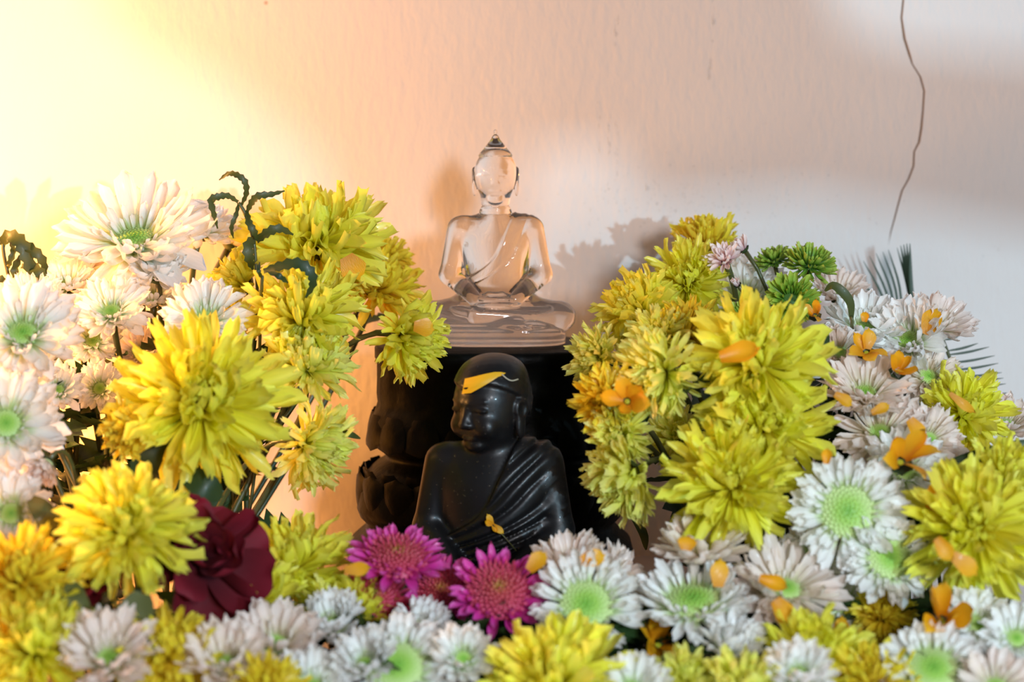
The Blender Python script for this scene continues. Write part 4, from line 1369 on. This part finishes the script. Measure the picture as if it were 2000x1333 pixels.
LP = [(1820, 625, 62, 70, -0.03, 30, 'orange petal stuck upright in the blush chrysanthemum by the palm fan'),
      (1690, 618, 22, 80, -0.06, 12, 'tiny orange petal inside the yellow-green-eyed white chrysanthemum'),
      (1650, 782, 46, -30, -0.095, 16, 'orange sliver on the blush chrysanthemum beside the stacked yellow flowers'),
      (1722, 798, 44, 25, -0.10, 14, 'second orange sliver below the green eye of the sprinkled blush flower'),
      (1792, 842, 56, -55, -0.10, 26, 'orange petal on the pointed blush chrysanthemum'),
      (1835, 965, 72, 65, -0.135, 34, 'folded orange petal hanging beside the large orange blossom'),
      (1615, 890, 34, 85, -0.14, 14, 'narrow orange petal at the rim of the face-on green-eyed flower'),
      (1532, 1198, 64, -55, -0.165, 30, 'bright orange petal on the limp beige chrysanthemum'),
      (1512, 1140, 62, -20, -0.165, 22, 'curled orange petal across the limp beige chrysanthemum'),
      (1405, 1118, 60, 85, -0.155, 24, 'orange petal standing between the two blush whites by the altar gap'),
      (1342, 1060, 32, 80, -0.15, 26, 'round orange petal on the blush white behind the flattened green eye'),
      (1050, 1095, 54, 50, -0.155, 26, 'orange petal leaning between the magenta flower and the blush white'),
      (1160, 1090, 56, 15, -0.15, 26, 'orange petal over the oval green-eyed white chrysanthemum'),
      (1448, 690, 86, 12, -0.125, 30, 'orange petal folded across the topmost stacked yellow flower'),
      (1325, 685, 50, 30, -0.03, 20, 'orange scrap on the limp pale golden chrysanthemum'),
      (1888, 1105, 70, -35, -0.175, 24, 'orange petal lying across the shaggy yellow chrysanthemum'),
      (1845, 1075, 56, -55, -0.175, 20, 'second orange petal on the shaggy yellow chrysanthemum'),
      (690, 525, 56, -60, -0.01, 34, 'orange petal in the heart of the shaded golden flower'),
      (830, 640, 44, -5, -0.045, 26, 'orange petal on the sideways lemon flower by the pedestal'),
      (700, 1112, 56, 5, -0.15, 18, 'orange petal on the flat magenta chrysanthemum'),
      (1290, 1082, 52, -20, 0.03, 26, 'orange petal lying on the bare altar beside the pedestal'),
      (1880, 790, 66, -40, -0.07, 12, 'brown-orange sliver on the yellow flower below the palm needles')]
for px, py, L_, ang, Y_, w_, lab in LP:
    rnd = random.Random(px)
    c = at(px, py, Y_)
    a = R(ang)
    xd = (Vector((1, 0, 0)) * math.cos(a) + UP * math.sin(a)).normalized()
    zd = (-FWD + Vector((rnd.uniform(-.3, .3), 0, rnd.uniform(0.1, .5)))).normalized()
    yd = zd.cross(xd).normalized()
    zd = xd.cross(yd)
    l = metres(L_, Y_)
    me = rnd.choice(PET['Torange'])
    o = add('orange_petal', me)
    sc = metres(w_, Y_) / 0.62 * 1.45
    Mx = Matrix((xd * l, yd * sc, zd * l)).transposed().to_4x4()
    Mx.translation = c - xd * l * 0.5
    if py == 1082:
        Mx = Matrix.Translation((c.x, 0.03, 0.004)) @ Matrix.Rotation(0.3, 4, 'Z') @ Matrix.Diagonal((l, sc, l * 0.3, 1))
    o.matrix_local = Mx
    tag(o, lab, 'petal', 'loose orange petals')

# yellow petal on the brow and the small blossom on the lap of the black figure
V, F = [], []
colsx = [(902, 770, 740), (920, 768, 736), (940, 757, 731), (960, 745, 727), (972, 737, 727), (982, 733, 729)]
for cx_, lo_, hi_ in colsx:
    for j in range(5):
        p_, n_ = hit(DARK_T, cx_ + 6 * (j / 4.0), lo_ + (hi_ - lo_) * j / 4.0)
        if p_ is None:
            p_, n_ = at(cx_ + 4, lo_ + (hi_ - lo_) * j / 4.0, -0.072), Vector((0, -1, 0))
        V.append(p_ - FWD * 0.0012 + Vector((0, 0, 0)) * 0)
for i in range(len(colsx) - 1):
    for j in range(4):
        a = i * 5 + j
        F.append((a, a + 1, a + 6, a + 5))
simple_mat('petal_amber', (0.80, 0.42, 0.01), 0.45)
pb = V[0].copy()
br = add('brow_petal', mesh_from('brow_petal', [v - pb for v in V], F, 'petal_amber'))
br.location = pb
tag(br, 'amber petal stuck to the brow of the black figure', 'petal')
fp = []
for (x, y) in [(980, 731), (990, 740), (1000, 744), (1012, 741)]:
    p_, n_ = hit(DARK_T, x, y)
    if p_ is not None:
        fp.append(p_ - FWD * 0.0012 - pb)
if len(fp) > 2:
    V, F = tube(spline(fp, 4), 0.0003, 5)
    simple_mat('filament', (0.5, 0.45, 0.33), 0.5)
    add('filament', mesh_from('filament', V, F, 'filament'), br)
p_, n_ = hit(DARK_T, 962, 1025)
if p_ is None:
    p_ = at(962, 1025, -0.08)
tb = empty('fallen_blossom', p_ - FWD * 0.002, 'tiny amber blossom fallen on the lap of the black figure', 'blossom')
for q_, (a, l) in enumerate([(150, 22), (115, 26), (170, 16), (-35, 30), (-60, 20)]):
    xd = Vector((math.cos(R(a)), -0.35, math.sin(R(a)))).normalized()
    zd = Vector((0, -1, 0.2))
    yd = zd.cross(xd).normalized()
    zd = xd.cross(yd)
    ll = metres(l, -0.08)
    Mx = Matrix((xd * ll, yd * ll * 0.8, zd * ll)).transposed().to_4x4()
    add('petal', PET['Torange'][q_], tb, Mx)
V, F = tube([Vector((0, 0, 0)), Vector((0.006, -0.001, -0.006)), Vector((0.011, -0.001, -0.012))], 0.0003, 5)
add('stalk', mesh_from('stalk', V, F, 'stem'), tb)


# ------------------------------------------------------------------ leafy stems that fill the heap
def foliage(x, y, h, lean, nl, label, group, seed):
    rnd = random.Random(seed)
    b = Vector((x, y, 0.001))
    root = empty('leafy_stem', b, label, 'foliage', group)
    top = Vector((lean[0], lean[1], h))
    pts = bezier(Vector((0, 0, 0)), Vector((lean[0] * 0.2, lean[1] * 0.2, h * 0.6)), top, 8)
    V, F = tube(pts, 0.0015, 6)
    add('stem', mesh_from('stem', V, F, 'stem'), root)
    for q in range(nl):
        t = 0.25 + 0.75 * q / max(1, nl - 1)
        p_ = pts[min(8, int(t * 8))]
        l = rnd.uniform(0.020, 0.032)
        m = Matrix.Translation(p_) @ Matrix.Rotation(q * 2.4 + rnd.uniform(-.4, .4), 4, 'Z') @ Matrix.Rotation(-R(rnd.uniform(0, 55)), 4, 'Y') @ Matrix.Rotation(rnd.gauss(0, .4), 4, 'X') @ Matrix.Diagonal((l, l, l, 1))
        add('leaf', rnd.choice(LEAVES), root, m)


rr = random.Random(3)
for i in range(16):
    foliage(-0.245 + 0.115 * rr.random(), -0.02 + rr.random() * 0.05, rr.uniform(0.07, 0.13), (rr.uniform(-.02, .02), rr.uniform(-.02, .01)), 7,
            'dark leafy stem in the thicket below the white chrysanthemums by the lamp', 'leafy stems in the lamp-side bouquet', i)
for i in range(18):
    foliage(0.085 + 0.125 * rr.random(), -0.03 + rr.random() * 0.07, rr.uniform(0.07, 0.125), (rr.uniform(-.015, .02), rr.uniform(-.02, .01)), 7,
            'dark leafy stem inside the bouquet before the palm fan', 'leafy stems in the palm-side bouquet', 50 + i)
for i in range(34):
    x = -0.24 + 0.48 * (i + rr.random()) / 34
    y = rr.uniform(-0.160, -0.11)
    foliage(x, y, rr.uniform(0.008, 0.014) if abs(x) < 0.1 else rr.uniform(0.010, 0.020), (rr.uniform(-.03, .03), rr.uniform(-.02, .02)), 6,
            'dark leafy stem lying under the front row of flowers', 'leafy stems under the front flowers', 100 + i)


# ------------------------------------------------------------------ water
def drop(V, F, c, n, r, ax=1.0, flat=0.55):
    """small dome on a surface; ax stretches it downward"""
    n = Vector(n).normalized()
    u = Vector((0, 0, 1)) - n * n.z
    u = u.normalized() if u.length > 0.1 else n.orthogonal().normalized()
    v = n.cross(u)
    b = len(V)
    for i, ph in enumerate((0.0, 0.5, 1.0)):
        a = ph * math.pi / 2
        if i == 2:
            continue
        for k in range(8):
            t = 2 * math.pi * k / 8
            V.append(c + (u * math.cos(t) * ax + v * math.sin(t)) * r * math.cos(a) + n * r * flat * math.sin(a))
    V.append(c + n * r * flat)
    for k in range(8):
        F.append((b + k, b + (k + 1) % 8, b + 8 + (k + 1) % 8, b + 8 + k))
        F.append((b + 8 + k, b + 8 + (k + 1) % 8, b + 16))


V, F = [], []
rr = random.Random(11)
NW = Vector((0, -1, 0))
spots = []
for i in range(260):
    spots.append((rr.gauss(1370, 120), rr.gauss(395, 45) - 0.0, rr.uniform(0.8, 2.2), 1.0))
for i in range(120):
    spots.append((rr.uniform(1150, 2000), rr.uniform(200, 760), rr.uniform(0.7, 1.6), 1.0))
for i in range(70):
    spots.append((rr.gauss(1400, 90), rr.gauss(500, 60), rr.uniform(0.7, 1.8), 1.0))
for x0, y0, y1, n_ in [(1203, 20, 100, 9), (1190, 225, 310, 12), (1204, 240, 400, 10), (1393, 0, 110, 8), (1188, 360, 395, 6), (1172, 180, 300, 5), (600, 250, 400, 4), (1150, 390, 590, 4)]:
    for q in range(n_):
        spots.append((x0 + rr.uniform(-3, 3), y0 + (y1 - y0) * rr.random(), rr.uniform(0.8, 1.6), rr.uniform(1.5, 5)))
spots += [(1385, 150, 3.2, 2.2), (1388, 125, 2.6, 5.0), (1384, 138, 2.0, 4.0), (1207, 40, 1.8, 6), (1265, 368, 4.0, 1.2), (1283, 398, 3.0, 1.2), (1320, 412, 3.2, 1.1), (1262, 362, 2.5, 1), (1420, 505, 2.5, 1),
          (1893, 627, 2.5, 1), (1920, 500, 2.5, 1), (1943, 482, 1.6, 1), (1952, 482, 1.6, 1)]
P0 = at(1380, 400, WALL_Y)
for x, y, r_, ax in spots:
    c = at(x, y, WALL_Y)
    drop(V, F, c - P0, NW, metres(r_, WALL_Y), ax)
o = add('water_drops', mesh_from('water_drops', V, F, 'water'))
o.location = P0
tag(o, 'clear water drops and runs sprinkled on the plaster wall', 'water drops', None, 'stuff')

V, F = [], []
Mdi = Matrix.LocRotScale(dark.location, dark.rotation_euler, None).inverted()
for i in range(230):
    x, y = rr.uniform(800, 1120), rr.uniform(685, 1090)
    p_, n_ = hit(DARK_T, x, y)
    if p_ is None:
        continue
    drop(V, F, Mdi @ p_, Mdi.to_3x3() @ n_, rr.uniform(0.0002, 0.0006), 1.0, 0.7)
o = add('water_drops', mesh_from('water_drops', V, F, 'water'), dark)
tag(o, None, None, None, 'stuff')

# ------------------------------------------------------------------ added unseen light blocker, outline cut to cast the shade bands on the wall
edge = [(120, -420), (170, 0), (250, 90), (350, 130), (450, 160), (560, 240), (640, 300), (672, 420), (700, 600), (850, 640), (985, 640), (1000, 440), (1012, 290), (1180, 285), (1205, 340), (1270, 395),
        (1420, 388), (1560, 376), (1780, 410), (2000, 450), (2350, 520), (2350, 150), (2000, 112), (1750, 92), (1640, 50), (1590, -40), (1570, -420)]
T_ = 0.30
ring_ = [KEY + (at(x, y, WALL_Y) - KEY) * T_ for x, y in edge]
off = Vector((0.0, 0.004, 0.0))
import bmesh
bm = bmesh.new()
fr = [bm.verts.new(p_ + Vector((0, 0.004 * math.sin(p_.x * 60), 0))) for p_ in ring_]
face = bm.faces.new(fr)
ex = bmesh.ops.extrude_face_region(bm, geom=[face])
for v in [g_ for g_ in ex['geom'] if isinstance(g_, bmesh.types.BMVert)]:
    v.co += Vector((0, 0.003, 0))
bmesh.ops.triangulate(bm, faces=bm.faces[:])
bmesh.ops.recalc_face_normals(bm, faces=bm.faces[:])
c0 = ring_[0].copy()
for v in bm.verts:
    v.co -= c0
me = bpy.data.meshes.new('shade_blocker')
bm.to_mesh(me)
bm.free()
simple_mat('blocker_saffron', (0.5, 0.25, 0.06), 0.8)
me.materials.append(MATS['blocker_saffron'])
cl = add('shade_blocker', me)
cl.location = c0
tag(cl, 'unseen saffron sheet added to cast shade bands on the wall', 'cloth')
